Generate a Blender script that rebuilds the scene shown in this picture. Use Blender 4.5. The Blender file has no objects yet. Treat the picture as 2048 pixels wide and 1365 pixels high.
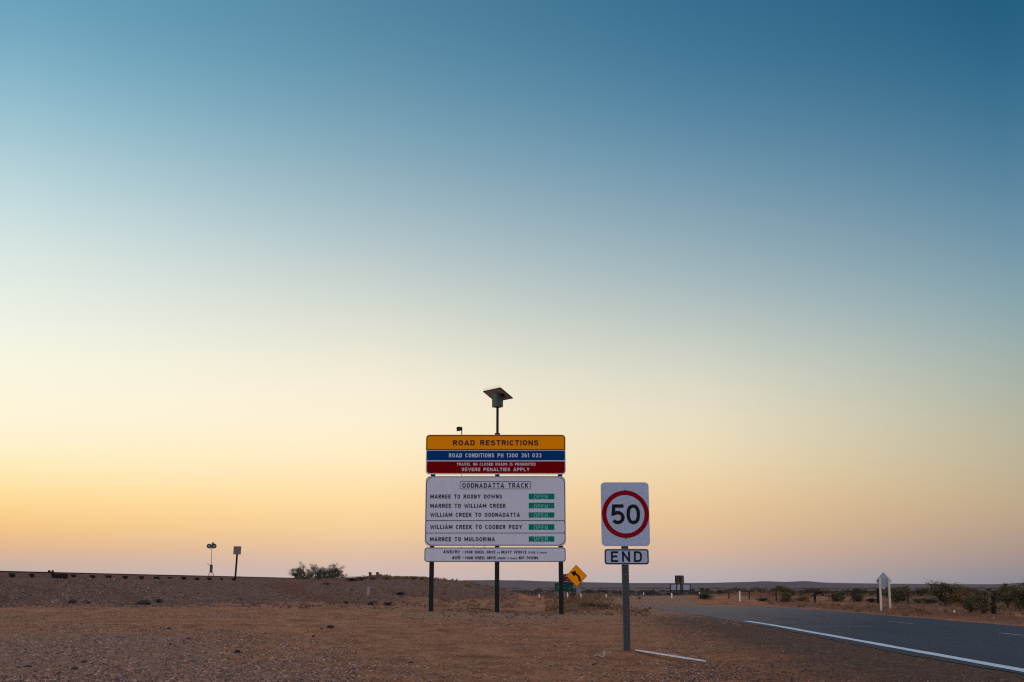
import bpy, math, random
import numpy as np
from mathutils import Vector, Matrix

SC = bpy.context.scene
COL = SC.collection
R = math.radians

# ------------------------------------------------------------------ camera
F = 2219.0                       # focal length in photo pixels (photo 2048 x 1365)
CX, CY = 1024.0, 682.5
HOR = 1171.0                     # row of the horizon
H = 1.3                          # eye height
PITCH = math.atan((HOR - CY) / F)
CT, ST = math.cos(PITCH), math.sin(PITCH)
K = F / CT
cam = bpy.data.cameras.new('camera')
camo = bpy.data.objects.new('camera', cam)
COL.objects.link(camo)
cam.sensor_width = 36.0
cam.lens = 36.0 * F / 2048.0
cam.clip_start, cam.clip_end = 0.1, 20000
camo.location = (0, 0, H)
camo.rotation_euler = (math.pi / 2 + PITCH, 0, 0)
SC.camera = camo


def ray(px, py):
    a, b = (px - CX) / F, (CY - py) / F
    return Vector((a, CT - b * ST, ST + b * CT))


def P(px, py, Y):                # the point seen at a pixel, at depth Y
    d = ray(px, py)
    t = Y / d.y
    return Vector((d.x * t, Y, H + d.z * t))


def G(px, py, z=0.0):            # the point seen at a pixel, on a level plane
    d = ray(px, py)
    t = (z - H) / d.z
    return Vector((d.x * t, d.y * t, z))


# ------------------------------------------------------------------ sky
def s2l(c):
    return tuple(((v / 255.0) / 12.92 if v <= 10.3 else ((v / 255.0 + 0.055) / 1.055) ** 2.4) for v in c)


SKY = {
    30: [(0, (101, 158, 185)), (15, (103, 160, 186)), (100, (122, 174, 196)), (200, (144, 187, 205)), (300, (170, 204, 214)), (390, (193, 217, 221)), (500, (217, 230, 225)), (600, (231, 238, 230)),
         (700, (247, 246, 227)), (780, (253, 246, 222)), (850, (255, 244, 216)), (910, (255, 240, 197)), (950, (255, 234, 178)), (1000, (255, 218, 148)), (1040, (252, 203, 130)), (1080, (234, 188, 140)),
         (1112, (214, 176, 152)), (1133, (196, 176, 166)), (1171, (188, 178, 178))],
    730: [(0, (76, 129, 159)), (15, (78, 130, 160)), (100, (92, 142, 168)), (200, (109, 155, 177)), (300, (132, 169, 186)), (400, (156, 183, 195)), (500, (183, 200, 203)), (600, (209, 216, 208)), (690, (232, 230, 212)),
          (770, (247, 239, 217)), (840, (253, 240, 212)), (900, (255, 238, 202)), (960, (255, 229, 179)), (1020, (255, 215, 155)), (1070, (240, 203, 157)), (1110, (222, 190, 162)), (1140, (210, 185, 178)), (1171, (204, 186, 186))],
    1410: [(0, (52, 107, 142)), (10, (54, 109, 144)), (100, (66, 119, 152)), (200, (80, 130, 160)), (300, (102, 145, 170)), (400, (126, 159, 178)), (500, (150, 175, 185)), (600, (174, 190, 191)), (690, (200, 206, 196)),
           (770, (222, 219, 200)), (840, (232, 222, 195)), (900, (236, 219, 185)), (960, (237, 210, 168)), (1020, (232, 197, 151)), (1075, (220, 186, 152)), (1120, (206, 175, 161)), (1150, (184, 174, 175)), (1171, (178, 170, 176))],
    2018: [(0, (35, 92, 127)), (15, (36, 93, 128)), (100, (45, 102, 136)), (200, (57, 112, 144)), (300, (76, 125, 154)), (400, (97, 138, 162)), (500, (116, 152, 170)), (600, (136, 165, 174)), (690, (156, 174, 172)),
           (770, (171, 179, 167)), (840, (181, 180, 160)), (900, (187, 180, 154)), (960, (190, 174, 145)), (1020, (189, 165, 136)), (1075, (176, 152, 136)), (1120, (158, 144, 141)), (1150, (142, 137, 144)), (1171, (136, 133, 142))],
}
BACK_GAIN = 1.75
BACK = [(0, (165, 145, 155)), (5, (200, 168, 172)), (12, (215, 190, 190)), (25, (198, 190, 200)), (45, (148, 158, 182)), (70, (90, 122, 152)), (90, (50, 95, 132))]
ZEN = [(45, 0.62), (90, 0.42)]


def build_world():
    w = bpy.data.worlds.new("World")
    SC.world = w
    w.use_nodes = True
    nt = w.node_tree
    nt.nodes.clear()
    N, L = nt.nodes.new, nt.links.new
    tc = N('ShaderNodeTexCoord')
    sep = N('ShaderNodeSeparateXYZ')
    L(tc.outputs['Generated'], sep.inputs[0])

    def mth(op, a, b=None):
        n = N('ShaderNodeMath')
        n.operation = op
        for i, v in enumerate((a, b)):
            if v is None:
                continue
            if isinstance(v, (int, float)):
                n.inputs[i].default_value = v
            else:
                L(v, n.inputs[i])
        return n.outputs[0]
    el = mth('DIVIDE', mth('ARCSINE', sep.outputs['Z']), math.pi / 2)
    az = mth('ARCTAN2', sep.outputs['X'], sep.outputs['Y'])
    pos = mth('POWER', mth('MAXIMUM', el, 0.0), 0.5)

    def ramp(table):                       # table: (elevation in degrees, linear rgb)
        es = np.array([t[0] for t in table]); cs = np.array([t[1] for t in table])
        n = N('ShaderNodeValToRGB')
        cr = n.color_ramp
        cr.interpolation = 'B_SPLINE'
        M = 30
        ps = np.linspace(0, 1, M)
        for i, p in enumerate(ps):
            e = 90 * p * p
            c = [float(np.interp(e, es, cs[:, k])) for k in range(3)]
            if i == 0:
                el_ = cr.elements[0]; el_.position = 0
            elif i == M - 1:
                el_ = cr.elements[len(cr.elements) - 1]; el_.position = 1
            else:
                el_ = cr.elements.new(float(p))
            el_.color = (*c, 1)
        L(pos, n.inputs[0])
        return n.outputs[0]
    outs = []
    for px in (30, 730, 1410, 2018):
        tab = []
        for py, c in sorted(SKY[px], key=lambda t: -t[0]):
            d = ray(px, py).normalized()
            tab.append((max(0.0, math.degrees(math.asin(d.z))), s2l(c)))
        top = tab[-1][1]
        for e, g in ZEN:
            tab.append((e, tuple(v * g for v in top)))
        outs.append(ramp(tab))
    back = ramp([(e, tuple(v * BACK_GAIN for v in s2l(c))) for e, c in BACK])

    def seg(a, b):
        n = N('ShaderNodeMapRange')
        n.clamp = True
        L(az, n.inputs['Value'])
        n.inputs['From Min'].default_value = R(a)
        n.inputs['From Max'].default_value = R(b)
        return n.outputs[0]

    def mix(f, a, b):
        n = N('ShaderNodeMix')
        n.data_type = 'RGBA'
        L(f, n.inputs['Factor'])
        for s, v in (('A', a), ('B', b)):
            sock = [i for i in n.inputs if i.name == s and i.type == 'RGBA'][0]
            if isinstance(v, tuple):
                sock.default_value = (*v, 1)
            else:
                L(v, sock)
        return [o for o in n.outputs if o.type == 'RGBA'][0]
    c = mix(seg(-140, -70), back, outs[0])
    c = mix(seg(-25.2, -7.4), c, outs[1])
    c = mix(seg(-7.4, 9.7), c, outs[2])
    c = mix(seg(9.7, 25.2), c, outs[3])
    c = mix(seg(30, 110), c, back)
    below = mth('GREATER_THAN', 0.0, sep.outputs['Z'])
    c = mix(below, c, (0.10, 0.07, 0.06))
    bg = N('ShaderNodeBackground')
    L(c, bg.inputs['Color'])
    bg.inputs['Strength'].default_value = 1.0
    o = N('ShaderNodeOutputWorld')
    L(bg.outputs[0], o.inputs['Surface'])
    w.cycles.sampling_method = 'MANUAL'
    w.cycles.sample_map_resolution = 1024


build_world()
sun = bpy.data.lights.new('sun', 'SUN')       # the afterglow low on the left, spread very wide
sun.energy = 0.25
sun.angle = R(40)
sun.color = (1.0, 0.80, 0.56)
suno = bpy.data.objects.new('sun', sun)
COL.objects.link(suno)
suno.rotation_euler = Vector((math.sin(R(-48)) * -1, -math.cos(R(-48)), -math.tan(R(7)))).to_track_quat('-Z', 'Y').to_euler()
SC.view_settings.view_transform = 'Standard'
SC.view_settings.look = 'None'
SC.view_settings.exposure = 0.0
SC.view_settings.gamma = 1.0
SC.cycles.use_denoising = False          # keep the fine grain of the gravel
SC.cycles.filter_width = 1.2


# ------------------------------------------------------------------ helpers: materials
def nodes(name):
    m = bpy.data.materials.new(name)
    m.use_nodes = True
    nt = m.node_tree
    return m, nt, nt.nodes['Principled BSDF']


def noise(nt, scale, detail=4, rough=0.55, vec=None, stretch=None, obj=True):
    n = nt.nodes.new('ShaderNodeTexNoise')
    n.inputs['Scale'].default_value = scale
    n.inputs['Detail'].default_value = detail
    n.inputs['Roughness'].default_value = rough
    if obj:
        tc = nt.nodes.new('ShaderNodeTexCoord')
        src = tc.outputs['Object']
    else:
        g = nt.nodes.new('ShaderNodeNewGeometry')
        src = g.outputs['Position']
    if stretch:
        mp = nt.nodes.new('ShaderNodeMapping')
        mp.inputs['Scale'].default_value = stretch
        nt.links.new(src, mp.inputs[0])
        src = mp.outputs[0]
    nt.links.new(src, n.inputs['Vector'])
    return n.outputs['Fac']


def ramp2(nt, fac, stops):
    n = nt.nodes.new('ShaderNodeValToRGB')
    cr = n.color_ramp
    while len(cr.elements) < len(stops):
        cr.elements.new(0.5)
    for e, (p, c) in zip(cr.elements, stops):
        e.position = p
        e.color = (*c, 1)
    nt.links.new(fac, n.inputs[0])
    return n.outputs[0]


def mixc(nt, fac, a, b, mode='MIX'):
    n = nt.nodes.new('ShaderNodeMix')
    n.data_type = 'RGBA'
    n.blend_type = mode
    if isinstance(fac, (int, float)):
        n.inputs['Factor'].default_value = fac
    else:
        nt.links.new(fac, n.inputs['Factor'])
    for s, v in (('A', a), ('B', b)):
        sock = [i for i in n.inputs if i.name == s and i.type == 'RGBA'][0]
        if isinstance(v, tuple):
            sock.default_value = (*v, 1)
        else:
            nt.links.new(v, sock)
    return [o for o in n.outputs if o.type == 'RGBA'][0]


def mrange(nt, v, a, b, c=0.0, d=1.0):
    n = nt.nodes.new('ShaderNodeMapRange')
    n.clamp = True
    nt.links.new(v, n.inputs['Value'])
    n.inputs['From Min'].default_value = a
    n.inputs['From Max'].default_value = b
    n.inputs['To Min'].default_value = c
    n.inputs['To Max'].default_value = d
    return n.outputs[0]


def math_(nt, op, a, b):
    n = nt.nodes.new('ShaderNodeMath')
    n.operation = op
    for i, v in enumerate((a, b)):
        if isinstance(v, (int, float)):
            n.inputs[i].default_value = v
        else:
            nt.links.new(v, n.inputs[i])
    return n.outputs[0]


def bump(nt, bs, h, strength=0.3, dist=0.02):
    n = nt.nodes.new('ShaderNodeBump')
    n.inputs['Strength'].default_value = strength
    n.inputs['Distance'].default_value = dist
    nt.links.new(h, n.inputs['Height'])
    nt.links.new(n.outputs[0], bs.inputs['Normal'])


def attr(nt, name):
    n = nt.nodes.new('ShaderNodeAttribute')
    n.attribute_name = name
    return n


def mat(name, c, var=0.25, scale=8.0, rough=0.6, metal=0.0, c2=None, bmp=0.0, spec=0.5):
    m, nt, bs = nodes(name)
    f = noise(nt, scale, 5)
    lo = tuple(v * (1 - var) for v in c)
    hi = c2 if c2 else tuple(min(1, v * (1 + var)) for v in c)
    nt.links.new(ramp2(nt, f, [(0.3, lo), (0.7, hi)]), bs.inputs['Base Color'])
    bs.inputs['Roughness'].default_value = rough
    bs.inputs['Metallic'].default_value = metal
    bs.inputs['Specular IOR Level'].default_value = spec
    if bmp:
        bump(nt, bs, f, bmp, 0.01)
    return m


def sign_face(name, c, grit=0.10, rough=0.45, dust=0.16, spec=0.06):          # retroreflective sheeting: fine grit and a little dust
    m, nt, bs = nodes(name)
    a = noise(nt, 55.0, 2)
    b = noise(nt, 1.6, 5, 0.65)
    col = ramp2(nt, a, [(0.32, tuple(v * (1 - grit) for v in c)), (0.68, tuple(min(1, v * (1 + grit)) for v in c))])
    col = mixc(nt, mrange(nt, b, 0.5, 0.8, 0, dust), col, (0.30, 0.22, 0.17))
    nt.links.new(col, bs.inputs['Base Color'])
    bs.inputs['Roughness'].default_value = 0.6
    bs.inputs['Specular IOR Level'].default_value = spec
    return m


# ------------------------------------------------------------------ helpers: geometry
ORG = {}


class MB:
    def __init__(self):
        self.v, self.f, self.m = [], [], []

    def add(self, vs, fs, mi=0):
        o = len(self.v)
        self.v += [tuple(p) for p in vs]
        self.f += [tuple(i + o for i in f) for f in fs]
        self.m += [mi] * len(fs)

    def box(self, x0, x1, y0, y1, z0, z1, mi=0):
        vs = [(x, y, z) for z in (z0, z1) for y in (y0, y1) for x in (x0, x1)]
        self.add(vs, [(0, 2, 3, 1), (4, 5, 7, 6), (0, 1, 5, 4), (2, 6, 7, 3), (0, 4, 6, 2), (1, 3, 7, 5)], mi)

    def obox(self, c, ax, ay, az, mi=0):         # a box from its centre and three half axes
        c, ax, ay, az = map(Vector, (c, ax, ay, az))
        vs = [c + sx * ax + sy * ay + sz * az for sz in (-1, 1) for sy in (-1, 1) for sx in (-1, 1)]
        self.add(vs, [(0, 2, 3, 1), (4, 5, 7, 6), (0, 1, 5, 4), (2, 6, 7, 3), (0, 4, 6, 2), (1, 3, 7, 5)], mi)

    def prism(self, pts, y0, y1, mi=0):          # outline in (x, z), from y0 (front) to y1 (back)
        n = len(pts)
        vs = [(x, y0, z) for x, z in pts] + [(x, y1, z) for x, z in pts]
        fs = [tuple(range(n)), tuple(range(2 * n - 1, n - 1, -1))]
        fs += [(i, i + n, (i + 1) % n + n, (i + 1) % n) for i in range(n)]
        self.add(vs, fs, mi)

    def flat(self, pts, y, mi=0):
        self.add([(x, y, z) for x, z in pts], [tuple(range(len(pts)))], mi)

    def ring(self, outer, inner, y, mi=0):       # flat film between two outlines with the same count
        n = len(outer)
        vs = [(x, y, z) for x, z in outer] + [(x, y, z) for x, z in inner]
        self.add(vs, [(i, (i + 1) % n, (i + 1) % n + n, i + n) for i in range(n)], mi)

    def tube(self, pts, rad, n=8, mi=0, caps=True):
        pts = [Vector(p) for p in pts]
        if isinstance(rad, (int, float)):
            rad = [rad] * len(pts)
        vs, fs = [], []
        for i, p in enumerate(pts):
            d = (pts[min(i + 1, len(pts) - 1)] - pts[max(i - 1, 0)])
            d.normalize()
            a = d.orthogonal().normalized() if i == 0 else (a - d * a.dot(d)).normalized()
            b = d.cross(a)
            for k in range(n):
                t = 2 * math.pi * k / n
                vs.append(p + (a * math.cos(t) + b * math.sin(t)) * rad[i])
        for i in range(len(pts) - 1):
            for k in range(n):
                fs.append((i * n + k, i * n + (k + 1) % n, (i + 1) * n + (k + 1) % n, (i + 1) * n + k))
        if caps:
            fs.append(tuple(range(n - 1, -1, -1)))
            fs.append(tuple(range((len(pts) - 1) * n, len(pts) * n)))
        self.add(vs, fs, mi)

    def build(self, name, mats, parent=None, origin=None, smooth=False, bevel=0.0):
        if not isinstance(mats, (list, tuple)):
            mats = [mats]
        if parent is not None:
            origin = ORG[parent.name]
        origin = Vector(origin) if origin is not None else Vector((0, 0, 0))
        me = bpy.data.meshes.new(name)
        me.from_pydata([tuple(Vector(p) - origin) for p in self.v], [], self.f)
        for m in mats:
            me.materials.append(m)
        me.polygons.foreach_set('material_index', self.m)
        if smooth:
            me.polygons.foreach_set('use_smooth', [True] * len(me.polygons))
        me.update()
        o = bpy.data.objects.new(name, me)
        COL.objects.link(o)
        if parent is not None:
            o.parent = parent
        else:
            o.location = origin
        ORG[o.name] = origin
        if bevel:
            b = o.modifiers.new('bevel', 'BEVEL')
            b.width = bevel
            b.segments = 2
            b.limit_method = 'ANGLE'
        return o


def tag(o, label=None, cat=None, group=None, kind=None):
    if label: o['label'] = label
    if cat: o['category'] = cat
    if group: o['group'] = group
    if kind: o['kind'] = kind
    return o


def empty(name, loc, label, cat, group=None):
    o = bpy.data.objects.new(name, None)
    COL.objects.link(o)
    o.location = loc
    o.empty_display_size = 0.2
    ORG[o.name] = Vector(loc)
    return tag(o, label, cat, group)


def dup(o, loc, rz=0.0, sc=1.0, label=None):
    c = o.copy()
    COL.objects.link(c)
    c.location = loc
    c.rotation_euler = (0, 0, rz)
    c.scale = (sc, sc, sc) if isinstance(sc, (int, float)) else sc
    if label: c['label'] = label
    for ch in list(o.children):
        d = ch.copy()
        COL.objects.link(d)
        d.parent = c
        for g in list(ch.children):
            e = g.copy()
            COL.objects.link(e)
            e.parent = d
    return c


def np_mesh(name, v, f, mats, smooth=False):
    me = bpy.data.meshes.new(name)
    v = np.asarray(v, np.float32); f = np.asarray(f, np.int32)
    k = f.shape[1]
    me.vertices.add(len(v)); me.vertices.foreach_set('co', v.ravel())
    me.loops.add(f.size); me.loops.foreach_set('vertex_index', f.ravel())
    me.polygons.add(len(f))
    me.polygons.foreach_set('loop_start', np.arange(len(f), dtype=np.int32) * k)
    me.polygons.foreach_set('loop_total', np.full(len(f), k, np.int32))
    if smooth:
        me.polygons.foreach_set('use_smooth', np.ones(len(f), bool))
    for m in (mats if isinstance(mats, (list, tuple)) else [mats]):
        me.materials.append(m)
    me.update(calc_edges=True)
    me.validate()
    return me


def link(name, me, loc=(0, 0, 0), parent=None):
    o = bpy.data.objects.new(name, me)
    COL.objects.link(o)
    o.location = loc
    if parent is not None:
        o.parent = parent
    return o


def fattr(me, name, vals, dom='POINT'):
    a = me.attributes.new(name, 'FLOAT', dom)
    a.data.foreach_set('value', np.asarray(vals, np.float32))


def rrect(x0, x1, z0, z1, r, n=6):             # r: one radius or (tl, tr, br, bl)
    rs = (r, r, r, r) if isinstance(r, (int, float)) else r
    rs = [max(q, 1e-4) for q in rs]
    pts = []
    for (cx, cz, a0, q) in ((x0 + rs[3], z0 + rs[3], 180, rs[3]), (x1 - rs[2], z0 + rs[2], 270, rs[2]),
                            (x1 - rs[1], z1 - rs[1], 0, rs[1]), (x0 + rs[0], z1 - rs[0], 90, rs[0])):
        for i in range(n + 1):
            t = R(a0 + 90 * i / n)
            pts.append((cx + q * math.cos(t), cz + q * math.sin(t)))
    return pts


# ------------------------------------------------------------------ road-sign lettering, drawn as strokes of one width
def arc(cx, cy, rx, ry, a0, a1, n=10):
    return [(cx + rx * math.cos(R(a0 + (a1 - a0) * i / n)), cy + ry * math.sin(R(a0 + (a1 - a0) * i / n))) for i in range(n + 1)]


GW = {'I': 0.0, '1': 0.30, 'M': 0.80, 'W': 0.98, 'A': 0.70, 'E': 0.54, 'F': 0.54, 'L': 0.52, '-': 0.36, '/': 0.5, '(': 0.24, ')': 0.24,
      'J': 0.5, 'T': 0.58, '4': 0.66, 't': 0.34, 'o': 0.5, 'n': 0.48, 'e': 0.5, 'V': 0.68, 'Y': 0.68, 'X': 0.66, 'Q': 0.64, 'O': 0.64}


def glyph(ch, w, s):
    h = s / 2
    l, r, b, t, c = h, w - h, h, 1 - h, w / 2
    m = 0.52
    rx = (r - l) / 2
    ry = min(0.36, .5 - h)
    oo = arc(c, t - ry, rx, ry, 0, 180, 12) + arc(c, b + ry, rx, ry, 180, 360, 12)
    q = (t - m) / 2
    q2 = (m - b) / 2
    D = {
        'A': [[(h * .8, 0), (c, 1 - h * .4), (w - h * .8, 0)], [(w * .2, .27), (w * .8, .27)]],
        'B': [[(l, 0), (l, 1)], [(l, t), (r - q * 1.1, t)] + arc(r - q * 1.1, t - q, q, q, 90, -90, 8)[1:] + [(l, m)],
              [(l, m), (r - q2, m)] + arc(r - q2, m - q2, q2, q2, 90, -90, 8)[1:] + [(l, b)]],
        'C': [arc(c, t - ry, rx, ry, 30, 180, 12) + arc(c, b + ry, rx, ry, 180, 330, 12)],
        'D': [[(l, 0), (l, 1)], [(l, t), (r - .27, t)] + arc(r - .27, t - .27, .27, .27, 90, 0, 6)[1:] + arc(r - .27, b + .27, .27, .27, 0, -90, 6) + [(l, b)]],
        'E': [[(l, 0), (l, 1)], [(l, t), (w, t)], [(l, m), (w * .88, m)], [(l, b), (w, b)]],
        'F': [[(l, 0), (l, 1)], [(l, t), (w, t)], [(l, m - .02), (w * .85, m - .02)]],
        'G': [arc(c, t - ry, rx, ry, 30, 180, 12) + arc(c, b + ry, rx, ry, 180, 360, 12) + [(r, .47)], [(r + h, .47), (c, .47)]],
        'H': [[(l, 0), (l, 1)], [(r, 0), (r, 1)], [(l, m), (r, m)]],
        'I': [[(h, 0), (h, 1)]],
        'K': [[(l, 0), (l, 1)], [(r + h * .2, 1), (l, .36)], [(w * .42, .52), (r + h * .4, 0)]],
        'L': [[(l, 0), (l, 1)], [(l, b), (w, b)]],
        'M': [[(l, 0), (l, 1)], [(l, 1 - h), (c, .3), (r, 1 - h)], [(r, 0), (r, 1)]],
        'N': [[(l, 0), (l, 1)], [(l, 1 - h), (r, h)], [(r, 0), (r, 1)]],
        'O': [oo + [oo[0]]], '0': [oo + [oo[0]]],
        'P': [[(l, 0), (l, 1)], [(l, t), (r - q * 1.1, t)] + arc(r - q * 1.1, t - q - .02, q * 1.1, q + .02, 90, -90, 8)[1:] + [(l, m - .04)]],
        'R': [[(l, 0), (l, 1)], [(l, t), (r - q * 1.1, t)] + arc(r - q * 1.1, t - q, q * 1.1, q, 90, -90, 8)[1:] + [(l, m)], [(w * .5, m), (r + h * .2, 0)]],
        'S': [arc(c, t - q, rx, q, 12, 262, 14) + arc(c, m - q2, rx, q2, 82, -168, 14)],
        'T': [[(0, t), (w, t)], [(c, 0), (c, 1 - s)]],
        'U': [[(l, 1)] + arc(c, b + ry, rx, ry, 180, 360, 12) + [(r, 1)]],
        'V': [[(h * .8, 1), (c, h * .4), (w - h * .8, 1)]],
        'W': [[(h * .7, 1), (w * .27, h * .4), (c, .80), (w * .73, h * .4), (w - h * .7, 1)]],
        'X': [[(h * .6, 0), (w - h * .6, 1)], [(h * .6, 1), (w - h * .6, 0)]],
        'Y': [[(h * .7, 1), (c, .45), (w - h * .7, 1)], [(c, 0), (c, .45)]],
        '1': [[(w - h, 0), (w - h, 1)], [(0, .76), (w - h, .95)]],
        '3': [arc(c, t - q, rx, q, 160, -90, 12), arc(c, m - q2, rx, q2, 90, -160, 12)],
        '4': [[(w * .72, 0), (w * .72, 1)], [(w * .72, 1 - h * .6), (h, .3)], [(0, .26), (w, .26)]],
        '5': [[(w * .94, t), (l + .02, t), (l, .50)] + arc(c - .02, .315, rx + .02, .315 - h, 118, -150, 16)],
        '6': [arc(c, b + .27, rx, .27, 0, 360, 18), arc(c + .06, b + .27, rx + .06, .62, 180, 100, 8)],
        '-': [[(0, .45), (w, .45)]],
        '/': [[(h, 0), (w - h, 1)]],
        '(': [arc(w + .1, .5, w + .1 - h, .62, 130, 230, 8)],
        ')': [arc(-.1, .5, w + .1 - h, .62, 50, -50, 8)],
        't': [[(w * .4, .95), (w * .4, b), (w, b)], [(0, .66), (w, .66)]],
        'o': [arc(c, .35, rx, .35 - h, 0, 360, 16)],
        'n': [[(l, 0), (l, .7)], [(l, .4)] + arc(c, .42, rx, .28 - h, 180, 0, 8) + [(r, 0)]],
        'e': [[(l, .36), (r, .36)] + arc(c, .36, rx, .35 - h, 0, 320, 12)[1:]],
    }
    return D[ch]


def ribbon(mb, pts, s, y, mi, clip=None):
    pts = [Vector((p[0], p[1])) for p in pts]
    q = [pts[0]]
    for p in pts[1:]:
        if (p - q[-1]).length > 1e-6:
            q.append(p)
    closed = (q[0] - q[-1]).length < 1e-5 and len(q) > 3
    if closed:
        q = q[:-1]
    n = len(q)
    A, B = [], []
    for i in range(n):
        d0 = (q[i] - q[i - 1]).normalized() if (closed or i > 0) else None
        d1 = (q[(i + 1) % n] - q[i]).normalized() if (closed or i < n - 1) else None
        if d0 is None: d0 = d1
        if d1 is None: d1 = d0
        t = (d0 + d1)
        t = t.normalized() if t.length > 1e-4 else d1
        nr = Vector((-t.y, t.x))
        k = max(0.45, nr.dot(Vector((-d1.y, d1.x))))
        A.append(q[i] + nr * (s / 2 / k)); B.append(q[i] - nr * (s / 2 / k))
    for i in range(n if closed else n - 1):
        j = (i + 1) % n
        poly = [A[i], B[i], B[j], A[j]]
        if clip:
            for (lim, sg) in ((clip[0], 1), (clip[1], -1)):
                out = []
                for a in range(len(poly)):
                    p0, p1 = poly[a], poly[(a + 1) % len(poly)]
                    i0, i1 = (p0.y - lim) * sg >= 0, (p1.y - lim) * sg >= 0
                    if i0: out.append(p0)
                    if i0 != i1: out.append(p0.lerp(p1, (lim - p0.y) / (p1.y - p0.y)))
                poly = out
                if not poly: break
        if len(poly) >= 3:
            mb.flat([(p.x, p.y) for p in poly], y, mi)


def lettering(mb, text, x0, x1, z0, z1, y, s=0.15, gap=0.17, mi=0, clip=None):
    hgt = z1 - z0
    ws = []
    for ch in text:
        ws.append(0.42 if ch == ' ' else GW.get(ch, 0.60))
    nat = sum(ws) + gap * (len(text) - 1)
    nI = sum(1 for ch in text if ch == 'I')
    xs = ((x1 - x0) / hgt - s * nI) / nat
    x = x0
    for ch, w in zip(text, ws):
        gw = (s if ch == 'I' else w * xs)
        if ch != ' ':
            for k, st in enumerate(glyph(ch, gw, s)):
                ribbon(mb, [(x + px * hgt, z0 + pz * hgt) for px, pz in st], s * hgt, y - 0.0005 * k, mi, clip)
        x += (gw + gap * xs) * hgt


# ------------------------------------------------------------------ terrain
def vnoise(x, y, seed=0):
    xi = np.floor(x).astype(np.int64); yi = np.floor(y).astype(np.int64)
    fx = x - xi; fy = y - yi
    fx = fx * fx * (3 - 2 * fx); fy = fy * fy * (3 - 2 * fy)

    def h(a, b):
        n = (a * 374761393 + b * 668265263 + seed * 982451653) & 0xffffffff
        n = ((n ^ (n >> 13)) * 1274126177) & 0xffffffff
        n = n ^ (n >> 16)
        return (n & 0xffff) / 65535.0
    return (h(xi, yi) * (1 - fx) + h(xi + 1, yi) * fx) * (1 - fy) + (h(xi, yi + 1) * (1 - fx) + h(xi + 1, yi + 1) * fx) * fy - 0.5


def fbm(x, y, seed=0, o=4):
    t, a = 0, 1.0
    for i in range(o):
        t = t + a * vnoise(x * 2 ** i, y * 2 ** i, seed + i * 17)
        a *= 0.5
    return t


def sstep(a, b, x):
    t = np.clip((x - a) / (b - a), 0, 1)
    return t * t * (3 - 2 * t)


ROAD_C, ROAD_HW, ARC_R, ARC_Y = 12.3, 4.12, 36.0, 78.0


def shear(Y):
    return 0.035 * (np.clip(Y, -20, 38) - 38)


def road_d(X, Y):                     # signed distance from the road's middle, + to the right
    a = X - shear(Y) - ROAD_C
    b = np.hypot(X - (ROAD_C - ARC_R), np.maximum(Y - ARC_Y, 0)) - ARC_R
    return np.where(Y < ARC_Y, a, np.where(X > ROAD_C - ARC_R - 5, b, Y - ARC_Y - ARC_R))


CREST_PX = np.array([-4000, -2000, -800, -300, 0, 200, 330, 430, 560, 680, 705, 740, 780, 850, 900, 950, 1000, 1030, 1060])
CREST_Y = np.array([24, 31, 45, 57, 66, 78, 88, 97, 112, 130, 128, 122, 117, 108, 100, 92, 86, 82, 80.])
CREST_P = np.array([1104, 1120, 1139, 1150, 1154.5, 1157.2, 1159.0, 1160, 1161.0, 1162.0, 1160, 1157, 1157.6, 1158.6, 1160.6, 1167, 1177, 1186, 1194.])
FOOT_Y = np.array([16, 23, 36, 46, 52, 52, 52, 52, 54, 56, 56.5, 57, 58, 61, 64, 66, 68, 70, 72.])
FOOT_Z = np.array([.3, .35, .35, .35, .35, .35, .35, .33, .3, .27, .26, .25, .24, .2, .17, .12, .06, .02, 0])
BOARD_Y, SIGN_Y = 49.0, None
BOARD_C = P(993, 1225, BOARD_Y)
SFOOT = G(1253, 1306, 0.06)


TRACKS = [(G(420, 1352), G(1130, 1256)), (G(1180, 1345), G(640, 1240)), (G(-60, 1262), G(900, 1238))]


def ruts(X, Y):
    r = np.zeros_like(X, dtype=float)
    for a, b in TRACKS:
        dx, dy = b.x - a.x, b.y - a.y
        L = math.hypot(dx, dy)
        t = ((X - a.x) * dx + (Y - a.y) * dy) / (L * L)
        q = ((X - a.x) * dy - (Y - a.y) * dx) / L + 1.4 * np.sin(t * 2.6) + 0.12 * fbm(X / 3., Y / 3., 71, 2)
        for o in (-.82, .82):
            r = np.maximum(r, np.exp(-((q - o) / .17) ** 2) * sstep(-.1, .1, t) * sstep(1.15, .95, t))
    return r


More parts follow.
